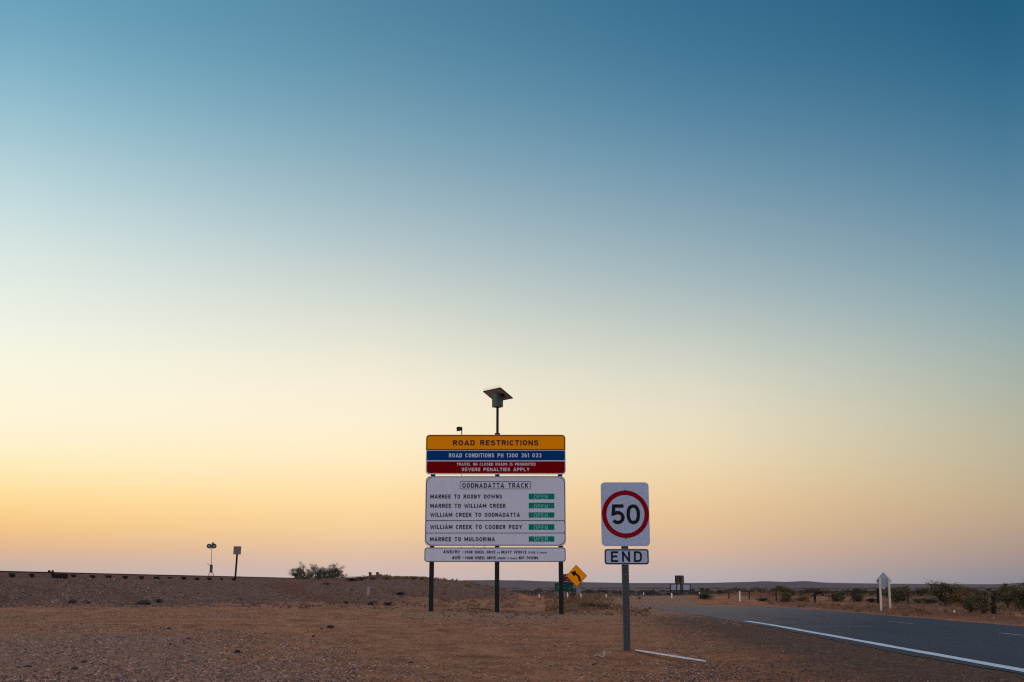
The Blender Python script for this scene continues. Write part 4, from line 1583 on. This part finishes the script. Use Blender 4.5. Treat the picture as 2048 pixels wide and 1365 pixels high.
for _ in range(3):
    sm_ = [sm_[0]] + [(sm_[i - 1] + sm_[i] * 2 + sm_[i + 1]) / 4 for i in range(1, len(sm_) - 1)] + [sm_[-1]]
mb.tube(sm_, .012, 6)
tag(mb.build('strap', mat('pale_webbing', (.40, .33, .25), .2, 20, .8), origin=pw[0], smooth=True), 'pale looped strap lying on the dirt left of the speed sign foot', 'strap')
# thin sheet of water catching the sky behind the board's pad
m, nt, bs = nodes('still_water')
bs.inputs['Base Color'].default_value = (.10, .07, .05, 1)
bs.inputs['Roughness'].default_value = .04
bump(nt, bs, noise(nt, 3, 2, .5, obj=False), .02, .01)
c = on_ground(957, 1219.0)
mb = MB()
rng = random.Random(4)
pts = []
for i in range(40):
    t = 2 * math.pi * i / 40
    pts.append((c.x + (0.78 + .12 * math.sin(3 * t + 1)) * math.cos(t), c.y + .6 + (1.5 + .3 * math.sin(2 * t)) * math.sin(t)))
zl = max(TZ(*p) for p in pts) + .006
mb.add([(x, y, zl) for x, y in pts], [tuple(range(40))])
tag(mb.build('water', m), kind='structure')


# ------------------------------------------------------------------ stones
def stone_mat():
    m, nt, bs = nodes('field_stone')
    t = attr(nt, 'tone').outputs['Fac']
    col = ramp2(nt, t, [(0.0, (.055, .026, .018)), (.3, (.17, .078, .046)), (.55, (.37, .170, .098)), (.8, (.46, .26, .175)), (1.0, (.52, .36, .28))])
    nt.links.new(col, bs.inputs['Base Color'])
    bs.inputs['Roughness'].default_value = .9
    return m


M_pebble = stone_mat()
M_clod = mat('dark_clod', (.030, .022, .022), .4, 30, .95, bmp=.4)
ICO_V, ICO_F = None, None


def ico():
    import bmesh
    bm = bmesh.new()
    bmesh.ops.create_icosphere(bm, subdivisions=1, radius=1)
    v = np.array([p.co[:] for p in bm.verts]); f = np.array([[q.index for q in a.verts] for a in bm.faces])
    bm.free()
    return v, f


ICO_V, ICO_F = ico()


OV = np.array([[1, 0, 0], [.3, .95, 0], [-.8, .6, 0], [-.8, -.6, 0], [.3, -.95, 0], [.15, .1, .8], [-.2, -.15, .72]])
OF = np.array([[0, 1, 5], [1, 2, 5], [2, 6, 5], [2, 3, 6], [3, 4, 6], [4, 0, 6], [0, 5, 6]])


def stones_mesh(name, X, Y, Z, s, tone, rng, squash=(.5, 1.0)):
    n = len(X)
    v = OV[None] * (1 + rng.uniform(-.32, .32, (n, 7, 3)))
    v = v * s[:, None, None] * np.stack([rng.uniform(.8, 1.4, n), rng.uniform(.8, 1.3, n), rng.uniform(squash[0], squash[1], n)], -1)[:, None]
    a = rng.uniform(0, 6.283, n)
    c, w = np.cos(a)[:, None], np.sin(a)[:, None]
    v = np.stack([v[..., 0] * c - v[..., 1] * w, v[..., 0] * w + v[..., 1] * c, v[..., 2]], -1)
    v = v + np.stack([X, Y, Z - s * .12], -1)[:, None]
    f = OF[None] + (np.arange(n) * 7)[:, None, None]
    me = np_mesh(name, v.reshape(-1, 3), f.reshape(-1, 3), M_pebble)
    fattr(me, 'tone', np.clip(np.repeat(tone, 7), 0, 1), 'FACE')
    return tag(link(name, me), kind='stuff')


def pebbles():
    rng = np.random.default_rng(7)
    parts = []

    def lay(n, pxr, pyr, smin, smax, tone, clump=-.05, pw=2.2):
        px = rng.uniform(pxr[0], pxr[1], n); py = rng.uniform(pyr[0], pyr[1], n)
        Y = K * H / (py - HOR)
        X = (px - CX) / K * Y
        ok = np.abs(road_d(X, Y)) > ROAD_HW + .05
        ok &= rng.uniform(0, 1, n) > ruts(X, Y) * .85
        ok &= (fbm(X / 2.2, Y / 3.0, 31, 3) + rng.uniform(-.5, .5, n)) > clump
        X, Y = X[ok], Y[ok]
        s = smin * (smax / smin) ** (rng.random(len(X)) ** pw)
        parts.append(np.stack([X, Y, terrain(X, Y), s, rng.normal(tone[0], tone[1], len(X))], -1))  # wide random tone; dark stones stand in for shaded gaps between clods
    lay(30000, (-80, 720), (1256, 1372), .010, .038, (.38, .27), -.1, 1.7)
    lay(9000, (-80, 520), (1236, 1300), .012, .050, (.36, .27), -.1)
    lay(40000, (-80, 1420), (1238, 1372), .010, .030, (.36, .27), -.25, 1.4)
    lay(16000, (-80, 1300), (1212, 1245), .014, .042, (.42, .24), -.25, 1.5)
    lay(7000, (800, 1160), (1220, 1252), .016, .05, (.33, .22))
    lay(24000, (1330, 2130), (1246, 1372), .009, .032, (.10, .18), -.2, 1.5)
    lay(6000, (1240, 1560), (1203, 1250), .014, .045, (.36, .22))
    lay(6000, (1400, 2130), (1204, 1248), .016, .06, (.38, .24), -.1)
    a = np.concatenate(parts)
    stones_mesh('gravel', a[:, 0], a[:, 1], a[:, 2], a[:, 3], a[:, 4], rng)


pebbles()


def bank_stones():                     # loose ballast and clods on the face of the railway bank
    rng = np.random.default_rng(17)
    n = 42000
    px = rng.uniform(-140, 1040, n)
    u = rng.uniform(0, 1, n)
    cy = np.interp(px, CREST_PX, CREST_Y); fy = np.interp(px, CREST_PX, FOOT_Y)
    keep = rng.uniform(0, 1, n) < np.interp(px, [500, 620, 1000], [1, .7, .5]) * np.clip(.62 + 1.1 * fbm(px / 60.0 + u * 2.2, u * 5.0, 61, 3), .12, 1)
    px, u, cy, fy = px[keep], u[keep], cy[keep], fy[keep]
    Y = fy - 2 + (cy - fy + 2) * u
    X = (px - CX) / K * Y
    n = len(X)
    s = .028 * (3.5 ** (rng.random(n) ** 1.8))
    stones_mesh('ballast', X, Y, terrain(X, Y), s, rng.normal(.27, .20, n), rng)


bank_stones()


def rock_proto(seed, s=(1, 1, .6), m=M_clod):
    import bmesh
    bm = bmesh.new()
    bmesh.ops.create_icosphere(bm, subdivisions=3, radius=1)
    v = np.array([p.co[:] for p in bm.verts])
    k = 1 + .38 * fbm(v[:, 0] * 1.4 + v[:, 2] + seed * 7.1, v[:, 1] * 1.4 - v[:, 2] * .8, seed, 4)
    for p, q, w in zip(bm.verts, v, k):
        p.co = Vector((q[0] * s[0], q[1] * s[1], q[2] * s[2])) * float(w)
    me = bpy.data.meshes.new('rock')
    bm.to_mesh(me)
    bm.free()
    me.materials.append(m)
    return me


RM = [rock_proto(1), rock_proto(2, (1.3, .9, .5)), rock_proto(3, (1, 1, .75))]
M_greyrock = mat('grey_stone', (.16, .12, .125), .3, 14, .9, bmp=.4)
RG = rock_proto(5, (1.25, 1, .42), M_greyrock)
ROCKS = [  # px, py, width px, mesh, label
    (55, 1336, 12, 1, 'dark flat stone left of the roundest pair in the bottom left gravel'), (71.5, 1345.5, 9, 0, 'dark stone touching a pale pebble near the bottom left corner'),
    (149, 1340, 13, 0, 'dark round stone, larger one in the bottom left gravel'), (168, 1327, 10, 2, 'dark round stone just above the larger one in the bottom left gravel'),
    (238, 1302, 6, 2, 'tiny dark stone in the middle of the left gravel patch'), (475, 1304.5, 11, 0, 'dark stone alone on smooth dirt right of the left gravel'),
    (376, 1280, 10, 1, 'dark stone near the upper edge of the gravel patch'), (341, 1291, 7, 2, 'small dark stone below the upper gravel edge'),
    (338, 1258.5, 8, 1, 'small dark stone on the upper edge of the gravel, leftmost of two'), (393, 1262, 4, 0, 'smallest dark stone at the upper edge of the gravel'),
    (661, 1256, 12, 1, 'dark lumpy clod on open dirt left of the big board'), (643.5, 1259.5, 6, 2, 'small dark clod beside the lumpy clod left of the board'),
    (530, 1269, 7, 0, 'dark clod on dirt farther left of the lumpy clod'), (627, 1274, 8, 1, 'flat dark clod below the lumpy clod left of the board'),
    (941, 1339, 7, 1, 'small dark clod near the middle of the bottom edge'), (822, 1327, 8, 1, 'flat dark clod in the dirt below the board left post'),
    (1190, 1331, 9, 1, 'dark clod below the looped strap'),
    (145, 1207, 15, 2, 'dark boulder at the foot of the railway bank, leftmost of three'), (177, 1208, 10, 0, 'smaller dark boulder at the foot of the railway bank between two others'),
    (287, 1209.5, 22, 1, 'broad dark boulder at the foot of the railway bank, rightmost of three'),
]
for px, py, w, mi, lab in ROCKS:
    g = on_ground(px, py)
    s = w * (g.y / K) / 2
    o = link('rock', RM[mi], (g.x, g.y, g.z + s * .25))
    o.scale = (s,) * 3
    o.rotation_euler = (0, 0, px * .7)
    tag(o, lab, 'stone', 'dark stones on the dirt')
for px, py, w, lab in ((391, 1323.5, 19, 'flat grey stone on the gravel, largest pale one at lower left'), (245, 1276, 11, 'pale pinkish grey stone at the top of the gravel patch'), (240, 1357, 14, 'flat grey stone at the bottom edge of the left gravel')):
    g = on_ground(px, py)
    s = w * (g.y / K) / 2
    o = link('rock', RG, (g.x, g.y, g.z + s * .15))
    o.scale = (s,) * 3
    o.rotation_euler = (0, 0, px)
    tag(o, lab, 'stone', 'pale stones on the gravel')
g = on_ground(1909, 1227)
M_quartz = mat('white_quartz', (.62, .56, .52), .15, 10, .7)
o = link('rock', rock_proto(8, (.7, .8, 1.0), M_quartz), (g.x, g.y, g.z + .05)); o.scale = (.065,) * 3
tag(o, 'small white stone on the far verge under the tall shrub', 'stone')


# ------------------------------------------------------------------ plants
def leaf_mat(name, dark, light):
    m, nt, bs = nodes(name)
    t = attr(nt, 'tone').outputs['Fac']
    nt.links.new(ramp2(nt, t, [(0.0, dark), (1.0, light)]), bs.inputs['Base Color'])
    bs.inputs['Roughness'].default_value = .75
    bs.inputs['Specular IOR Level'].default_value = .2
    return m


L_olive = leaf_mat('olive_leaves', (.048, .042, .020), (.20, .155, .070))
L_green = leaf_mat('dull_green_leaves', (.034, .038, .018), (.145, .130, .056))
L_orange = leaf_mat('dry_orange_leaves', (.10, .045, .020), (.34, .165, .070))
L_straw = leaf_mat('straw_leaves', (.13, .082, .038), (.36, .25, .12))
L_grey = leaf_mat('grey_green_leaves', (.035, .042, .038), (.12, .13, .105))
L_salt = leaf_mat('saltbush_leaves', (.035, .030, .028), (.10, .088, .072))
L_dry = leaf_mat('dry_grass_blades', (.10, .058, .034), (.34, .21, .12))
L_purple = leaf_mat('dry_purple_twigs', (.10, .065, .06), (.26, .17, .145))
M_bark = mat('dark_bark', (.035, .026, .022), .4, 18, .9)


def leaf_mesh(name, centres, size, rng, m, aspect=.45, up=.3, tone=None):
    n = len(centres)
    a = rng.normal(size=(n, 3)); a[:, 2] += up
    a /= np.linalg.norm(a, axis=1)[:, None]
    b = np.cross(a, rng.normal(size=(n, 3))); b /= np.linalg.norm(b, axis=1)[:, None] + 1e-9
    s = size * rng.uniform(.6, 1.4, n)[:, None]
    c = centres
    v = np.stack([c - a * s, c + b * s * aspect, c + a * s, c - b * s * aspect], 1).reshape(-1, 3)
    f = np.arange(4 * n).reshape(n, 4)
    me = np_mesh(name, v, f, m)
    fattr(me, 'tone', np.clip(tone if tone is not None else rng.uniform(0, 1, n), 0, 1), 'FACE')
    return me


def shrub_proto(seed, w, h, leaf, nleaf, m, style='mound', nst=9):
    """stems fan out from one root; leaves gather in clumps along and at the end of each twig"""
    rng = np.random.default_rng(seed)
    mb = MB()
    clumps = []
    for i in range(nst):
        a = 2 * math.pi * (i + rng.uniform(-.3, .3)) / nst
        r = rng.uniform(.25, 1.0) ** .7
        if style == 'tree':
            tip = Vector((math.cos(a) * w * .42 * r, math.sin(a) * w * .42 * r, h * rng.uniform(.62, .97)))
        else:
            tip = Vector((math.cos(a) * w * .46 * r, math.sin(a) * w * .46 * r, h * (1.0 - .55 * r * r) * rng.uniform(.75, 1.02)))
        p0 = Vector((0, 0, -.1)); p1 = Vector((tip.x * .35, tip.y * .35, tip.z * .5))
        r0 = .018 * h + .012
        mb.tube([p0, p1, tip], [r0, r0 * .6, r0 * .2], 5)
        for k in range(5):
            t = rng.uniform(.35, 1) if style == 'mound' else rng.uniform(.55, 1)
            q = (p1.lerp(tip, (t - .5) * 2) if t > .5 else p0.lerp(p1, t * 2))
            e = q + Vector((rng.normal(0, .13 * w), rng.normal(0, .13 * w), rng.normal(.03 * h, .09 * h)))
            mb.tube([q, e], [r0 * .35, r0 * .15], 3, caps=False)
            clumps.append((e, rng.uniform(.08, .16) * w))
    cs, tn = [], []
    per = max(4, nleaf // len(clumps))
    for e, rad in clumps:
        k = int(per * rng.uniform(.5, 1.5))
        d = rng.normal(size=(k, 3)) * rad * np.array([.75, .75, .6])
        c = np.array(e[:]) + d
        c[:, 2] = np.maximum(c[:, 2], .03)
        cs.append(c)
        tn.append(np.full(k, rng.uniform(.15, .85)) + rng.normal(0, .18, k))
    cs = np.concatenate(cs)
    lm = leaf_mesh('foliage', cs, leaf, rng, m, tone=np.concatenate(tn))
    sm = MB(); sm = mb
    o = sm.build('stems', M_bark)
    sme = o.data
    bpy.data.objects.remove(o)
    return lm, sme


def put_plant(name, loc, lm, sm, sc, label, cat, group=None, rz=0.0, parts=('foliage', 'stems')):
    o = empty(name, loc, label, cat, group)
    link(parts[0], lm, parent=o)
    link(parts[1], sm, parent=o)
    o.scale = sc
    o.rotation_euler = (0, 0, rz)
    return o


PROT = {}
for i, (k, m, st, ns) in enumerate((('olive', L_olive, 'mound', 11), ('green', L_green, 'mound', 12), ('orange', L_orange, 'mound', 10), ('straw', L_straw, 'mound', 10),
                                    ('tall', L_olive, 'tree', 9), ('grey', L_grey, 'mound', 9), ('salt', L_salt, 'mound', 7), ('tall2', L_green, 'tree', 10))):
    PROT[k] = [shrub_proto(100 + i * 7 + j, 1.0, 1.0, .032, 4200, m, st, ns) for j in range(2)]


def plant_px(name, px, py, ptop, wpx, kind, v, label, cat='shrub', group='shrubs along the far verge', lean=1.0):
    g = on_ground(px, py)
    h = P(px, ptop, g.y).z - g.z
    w = wpx * g.y / K * 1.12
    lm, sm = PROT[kind][v]
    return put_plant(name, g, lm, sm, (w, w, h * 1.0), label, cat, group, rz=px * .37)


SH = [(1796, 1207, 1172, 44, 'olive', 0, 'dark olive shrub just right of the back of the diamond sign'),
      (1886, 1210, 1163, 56, 'tall', 0, 'tallest shrub with a ragged open crown behind a thin steel post'),
      (1862, 1209, 1197, 30, 'green', 1, 'small dark green bush at the left foot of the tallest shrub'),
      (1922, 1212, 1180, 46, 'orange', 0, 'rusty orange dry shrub between the tallest shrub and two green ones'),
      (1902, 1211, 1190, 38, 'straw', 1, 'pale straw coloured bush in front of the tallest shrub'),
      (1942, 1225, 1186, 32, 'green', 0, 'dense dark green shrub left of the thick timber post at right'),
      (1968, 1227, 1180, 38, 'olive', 1, 'olive and rust shrub touching the thick timber post at right'),
      (2014, 1222, 1172, 46, 'tall2', 0, 'large green shrub just right of the thick timber post'),
      (2052, 1225, 1168, 62, 'green', 1, 'large dark green shrub cut by the right picture edge'),
      (1716, 1204, 1186, 28, 'olive', 1, 'olive bush around the leaning thin post left of the diamond sign'),
      (1675, 1203.5, 1187, 30, 'olive', 0, 'olive bush right of the short thick timber post'),
      (1606, 1203, 1191, 26, 'straw', 0, 'dull straw bush left of the short thick timber post'),
      (1572, 1204, 1184, 24, 'olive', 1, 'upright olive bush right of a thin fence post'),
      (1526, 1202.5, 1195, 22, 'green', 0, 'low dark bush between two thin fence posts'),
      (1408, 1198.5, 1186, 30, 'green', 1, 'dark bush behind the guide post beside the braced sign'),
      (1836, 1206, 1196, 22, 'straw', 0, 'low straw bush between two thin fence posts at right'),
      (1742, 1205, 1194, 20, 'salt', 1, 'low grey brown bush left of the diamond sign posts'),
      (2005, 1228, 1206, 24, 'straw', 1, 'low straw bush at the foot of the large green shrub'),
      (1146, 1197, 1186, 14, 'salt', 0, 'upright dark bush between the curve sign post and the board post')]
for px, py, pt, w, k, v, lab in SH:
    plant_px('shrub', px, py, pt, w, k, v, lab)
# shrubs, in the scrub
rng = random.Random(11)
proto = None
n_s = 0
for i in range(200):
    px = rng.uniform(1035, 2080)
    py = 1180.5 + 16 * rng.random() ** 1.2
    if i >= 150:
        px = rng.uniform(1450, 1990)
        py = rng.uniform(1193, 1205)
    Y = K * H / (py - HOR)
    X = (px - CX) / K * Y
    if abs(float(road_d(np.array([X]), np.array([Y]))[0])) < ROAD_HW + 3:
        continue
    k = rng.choice(['salt', 'salt', 'olive', 'green', 'salt', 'grey']) if i < 150 else rng.choice(['olive', 'salt', 'green'])
    v = rng.randrange(2)
    h = rng.uniform(.28, .70) if i < 150 else rng.uniform(.35, .85)
    w = h * rng.uniform(1.4, 2.6)
    if proto is None:
        proto = {}
    loc = (X, Y, TZ(X, Y))
    if (k, v) not in proto:
        proto[(k, v)] = put_plant('saltbush', loc, *PROT[k][v], (w, w, h), 'low dark saltbush in the scrub beyond the bend and fence', 'shrub', 'low scrub beyond the road', rng.uniform(0, 6))
    else:
        dup(proto[(k, v)], loc, rng.uniform(0, 6), (w, w, h))
    n_s += 1
# small distant trees standing out of the scrub
FT = [(1403.5, 1186, 1176.5, 9), (1413.5, 1187, 1177.5, 9), (1451, 1186, 1179, 6), (1479, 1185, 1178.6, 9), (1545, 1186, 1177.2, 8), (1528, 1186, 1179.5, 9), (1712, 1186, 1176.4, 13), (1741, 1187, 1182, 9), (1206, 1187, 1180.5, 12), (1288, 1190, 1182.5, 14)]
fl = ['small dark tree right of the pale double board, left one of two', 'small dark tree right of the pale double board, right one of two', 'tiny dark tree over the leftmost thin fence post', 'small flat topped tree above the tallest guide post',
      'small upright tree on the plain left of a thin fence post', 'low spreading tree on the plain above the low dark bush', 'round dark tree on the plain left of the diamond sign', 'tiny dark tree on the plain touching the diamond sign posts', 'low dark tree on the plain between the curve sign and the speed sign', 'low dark tree on the plain just right of the speed sign post']
for (px, py, pt, w), lab in zip(FT, fl):
    Y = K * H / (py - HOR)
    X = (px - CX) / K * Y
    h = P(px, pt, Y).z
    put_plant('distant_tree', (X, Y, TZ(X, Y)), *PROT['tall2'][1], (w * Y / K,) * 2 + (h,), lab, 'tree', 'small trees on the plain', px, ('crown', 'trunk'))


def scrub_belt():                      # beyond counting: the low scrub that draws dark lines across the plain
    rng = np.random.default_rng(23)
    C, T, S = [], [], []
    for (y0, y1, n, hmin, hmax) in ((112, 200, 1000, .2, .55), (205, 260, 300, .15, .4), (430, 470, 420, .22, .45)):
        Y = rng.uniform(y0, y1, n)
        px = rng.uniform(960, 2500, n)
        X = (px - CX) / K * Y
        d = road_d(X, Y)
        keep = np.abs(d) > ROAD_HW + 3
        patch = fbm(X / 30., Y / 40., 41, 3) + rng.uniform(-.6, .6, n) > -.25
        X, Y = X[keep & patch], Y[keep & patch]
        Z = terrain(X, Y, False)
        for x, y, z in zip(X, Y, Z):
            h = rng.uniform(hmin, hmax); w = h * rng.uniform(1.5, 4.0) * (1 + .6 * (y > 400))
            k = 60 if y < 215 else 40
            d_ = rng.normal(size=(k, 3)) * np.array([w * .42, w * .42, h * .3])
            c = np.array([x, y, z + h * .45]) + d_
            c[:, 2] = np.clip(c[:, 2], z + .02, z + h)
            C.append(c)
            S.append(np.full(k, (.08 if y < 215 else .13)))
            T.append(np.clip(rng.normal(rng.uniform(.1, .7), .2, k), 0, 1))
    c = np.concatenate(C)
    me = leaf_mesh('far_scrub', c, np.concatenate(S)[:, None][:, 0] if False else 1.0, rng, L_salt, tone=np.concatenate(T)) if False else None
    rngl = np.random.default_rng(29)
    n = len(c); s = np.concatenate(S)[:, None] * rngl.uniform(.6, 1.4, (n, 1))
    a = rngl.normal(size=(n, 3)); a /= np.linalg.norm(a, axis=1)[:, None]
    b = np.cross(a, rngl.normal(size=(n, 3))); b /= np.linalg.norm(b, axis=1)[:, None]
    v = np.stack([c - a * s, c + b * s * .6, c + a * s, c - b * s * .6], 1).reshape(-1, 3)
    me = np_mesh('far_scrub', v, np.arange(4 * n).reshape(n, 4), L_salt)
    fattr(me, 'tone', np.concatenate(T), 'FACE')
    tag(link('far_scrub', me), kind='stuff')


scrub_belt()


# trees behind the railway: several pale-stemmed mallees with clumped, see-through crowns
def mallee(seed, w, h, nclump):
    rng = np.random.default_rng(seed)
    mb = MB()
    cl = []
    ns = 5
    for i in range(ns):
        a = 2 * math.pi * i / ns + rng.uniform(-.5, .5)
        r = rng.uniform(.15, .42) * w
        tip = Vector((math.cos(a) * r, math.sin(a) * r, h * rng.uniform(.45, .95)))
        p1 = Vector((tip.x * .45 + rng.normal(0, .05 * w), tip.y * .45, h * .32))
        mb.tube([(0, 0, -.2), p1, tip], [.05 * h * .5, .035 * h * .5, .012 * h], 6)
        for k in range(nclump):
            q = p1.lerp(tip, rng.uniform(.1, 1.05)) if rng.random() < .68 else Vector((p1.x * 1.3, p1.y * 1.3, p1.z)) * rng.uniform(.35, 1.0)
            e = q + Vector((rng.normal(0, .16 * w), rng.normal(0, .16 * w), rng.uniform(-.06, .18) * h))
            mb.tube([q, e], [.010 * h, .004 * h], 4, caps=False)
            cl.append((e, rng.uniform(.075, .13) * w))
    cs, tn = [], []
    for e, rad in cl:
        k = int(rng.uniform(110, 190))
        d = rng.normal(size=(k, 3)) * rad * np.array([.8, .8, .62])
        cs.append(np.array(e[:]) + d)
        tn.append(rng.uniform(.1, .8) + rng.normal(0, .18, k))
    lm = leaf_mesh('crown', np.concatenate(cs), .016 * max(w, h), rng, L_tree, aspect=.4, up=-.4, tone=np.concatenate(tn))
    o = mb.build('trunk', M_bark)
    me = o.data
    bpy.data.objects.remove(o)
    return lm, me


L_tree = leaf_mat('grey_green_tree_leaves', (.035, .045, .034), (.17, .155, .105))
TR = [(593, 1161, 1133, 22, 'leftmost tree of the clump behind the railway, small and rounded'), (606, 1162, 1130.5, 24, 'airy tree second from the left in the clump behind the railway'),
      (619, 1162, 1139, 20, 'lowest bushy tree in the middle of the clump behind the railway'), (635, 1162, 1129, 26, 'dense tree with a dark crown right of the low one behind the railway'),
      (650, 1162, 1130, 22, 'open tree with see-through crown near the right of the clump behind the railway'), (661, 1162, 1131, 20, 'dark narrow tree beside the tallest airy one behind the railway'), (672, 1163, 1127.5, 24, 'tallest airy tree at the right of the clump behind the railway'),
      (685, 1163, 1147, 10, 'tiny bush at the right end of the tree clump behind the railway')]
for i, (px, pb, pt, w, lab) in enumerate(TR):
    Y = 158 + (i * 37 % 11)
    b_ = P(px, pb + 3, Y)
    h = P(px, pt, Y).z - b_.z
    lm, sm = mallee(300 + i, w * Y / K * 1.15, h, 12 if i in (0, 2, 3, 5) else 9)
    put_plant('tree', b_, lm, sm, (1, 1, 1), lab, 'tree', 'trees behind the railway', 0, ('crown', 'trunk'))
# low dry shrubs along the crest
for px, pb, pt, w, k, lab in ((703, 1162, 1152.5, 36, 'dry', 'dry purplish brush left of the two stumps on the crest'), (724, 1161, 1151, 28, 'dry', 'taller dry purplish brush next to the left stump on the crest'),
                              (774, 1160, 1152, 16, 'straw', 'yellowish tuft just right of the two stumps on the crest'), (745, 1160, 1153.5, 22, 'dry', 'low brush at the feet of the two stumps'),
                              (827, 1160.5, 1155.2, 14, 'salt', 'small dark bush on the bare crest left of the big board'), (844, 1160.5, 1157, 8, 'salt', 'tiny dark bush nearest the board left post on the crest'),
                              (652, 1171, 1164.5, 16, 'green', 'small dark bush on the bank face below the tree clump'), (800, 1191, 1184.5, 24, 'salt', 'dark low bush on the bank face left of the board post'),
                              (692, 1209, 1202.5, 10, 'green', 'tiny green tuft at the bank foot below the pale marker post'), (745, 1211, 1206, 20, 'salt', 'grey low bush at the bank foot right of the tiny green tuft'), (776, 1212, 1207, 20, 'salt', 'grey brown low bush at the bank foot nearest the board'),
                              (316, 1206.5, 1200, 18, 'salt', 'dark low bush at the bank foot right of the broad boulder')):
    g = on_ground(px, pb)
    if g.y > 300:
        g = P(px, pb, 112)
    h = max(.2, P(px, pt, g.y).z - g.z)
    w_ = w * g.y / K
    if k == 'dry':
        if 'dry' not in PROT:
            PROT['dry'] = [shrub_proto(900, 1., 1., .03, 2400, L_purple, 'mound', 12)]
        pr = PROT['dry'][0]
    else:
        pr = PROT[k][0]
    put_plant('bush', g, *pr, (w_, w_, h), lab, 'bush', 'low bushes on the bank', px)


# dry grass
def grass(name, spots, hgt, m, seed, width=.006):
    rng = np.random.default_rng(seed)
    V, T = [], []
    for (x, y, z, sc) in spots:
        nb = int(rng.uniform(14, 30))
        a = rng.uniform(0, 6.283, nb); lean = rng.uniform(.1, .9, nb); h = hgt * sc * rng.uniform(.5, 1.2, nb)
        bx_ = x + rng.normal(0, .07 * sc, nb); by_ = y + rng.normal(0, .07 * sc, nb)
        tx = bx_ + np.cos(a) * lean * h; ty = by_ + np.sin(a) * lean * h; tz = z + h
        pa = rng.uniform(0, 6.283, nb); w = width * (1 + y / 40)
        px_, py_ = np.cos(pa) * w, np.sin(pa) * w
        V.append(np.stack([np.stack([bx_ - px_, by_ - py_, np.full(nb, z - .02)], -1), np.stack([bx_ + px_, by_ + py_, np.full(nb, z - .02)], -1), np.stack([tx, ty, tz], -1)], 1).reshape(-1, 3))
        T.append(np.clip(rng.normal(rng.uniform(.2, .8), .2, nb), 0, 1))
    v = np.concatenate(V)
    me = np_mesh(name, v, np.arange(len(v)).reshape(-1, 3), m)
    fattr(me, 'tone', np.concatenate(T), 'FACE')
    return tag(link(name, me), kind='stuff')


rng = random.Random(5)
sp_ = []


def scatter(n, pxr, pyr, smin, smax, cond=None):
    for _ in range(n):
        px = rng.uniform(*pxr); py = rng.uniform(*pyr)
        Y = K * H / (py - HOR); X = (px - CX) / K * Y
        if abs(float(road_d(np.array([X]), np.array([Y]))[0])) < ROAD_HW + .4:
            continue
        sp_.append((X, Y, TZ(X, Y), rng.uniform(smin, smax)))


for _ in range(1000):
    px = rng.gauss(1165, 34); py = rng.gauss(1209, 5.5)
    if not 1196 < py < 1222: continue
    Y = K * H / (py - HOR); X = (px - CX) / K * Y
    sp_.append((X, Y, TZ(X, Y), rng.uniform(.25, .85)))
scatter(300, (1030, 1240), (1194, 1206), .25, .6)
scatter(160, (1090, 1300), (1212, 1230), .2, .6)
scatter(700, (1420, 2070), (1203, 1232), .4, 1.1)
scatter(160, (880, 1120), (1222, 1236), .15, .4)
for _ in range(420):                       # thin tufts over the bank
    px = rng.uniform(480, 1030)
    cy = float(np.interp(px, CREST_PX, CREST_Y)); fy = float(np.interp(px, CREST_PX, FOOT_Y))
    Y = fy - 4 + (cy - fy + 4) * rng.random()
    X = (px - CX) / K * Y
    sp_.append((X, Y, TZ(X, Y), rng.uniform(.25, .7)))
for _ in range(500):                       # and along its crest
    px = rng.gauss(765, 60)
    Y = float(np.interp(px, CREST_PX, CREST_Y)) + rng.uniform(-3, 2)
    X = (px - CX) / K * Y
    sp_.append((X, Y, TZ(X, Y), rng.uniform(.3, .9)))
grass('dry_grass', sp_, .33, L_dry, 3)
# the dark bushy tussock beside the curve sign
g = on_ground(1186, 1218)
lm, sm = shrub_proto(77, 1., 1., .03, 2600, L_dry, 'mound', 12)
put_plant('tussock', g, lm, sm, (50 * g.y / K, 2.2, 17 * g.y / K), 'bushy brown dry tussock beside the road right of the curve sign post', 'bush', None, 1.0)
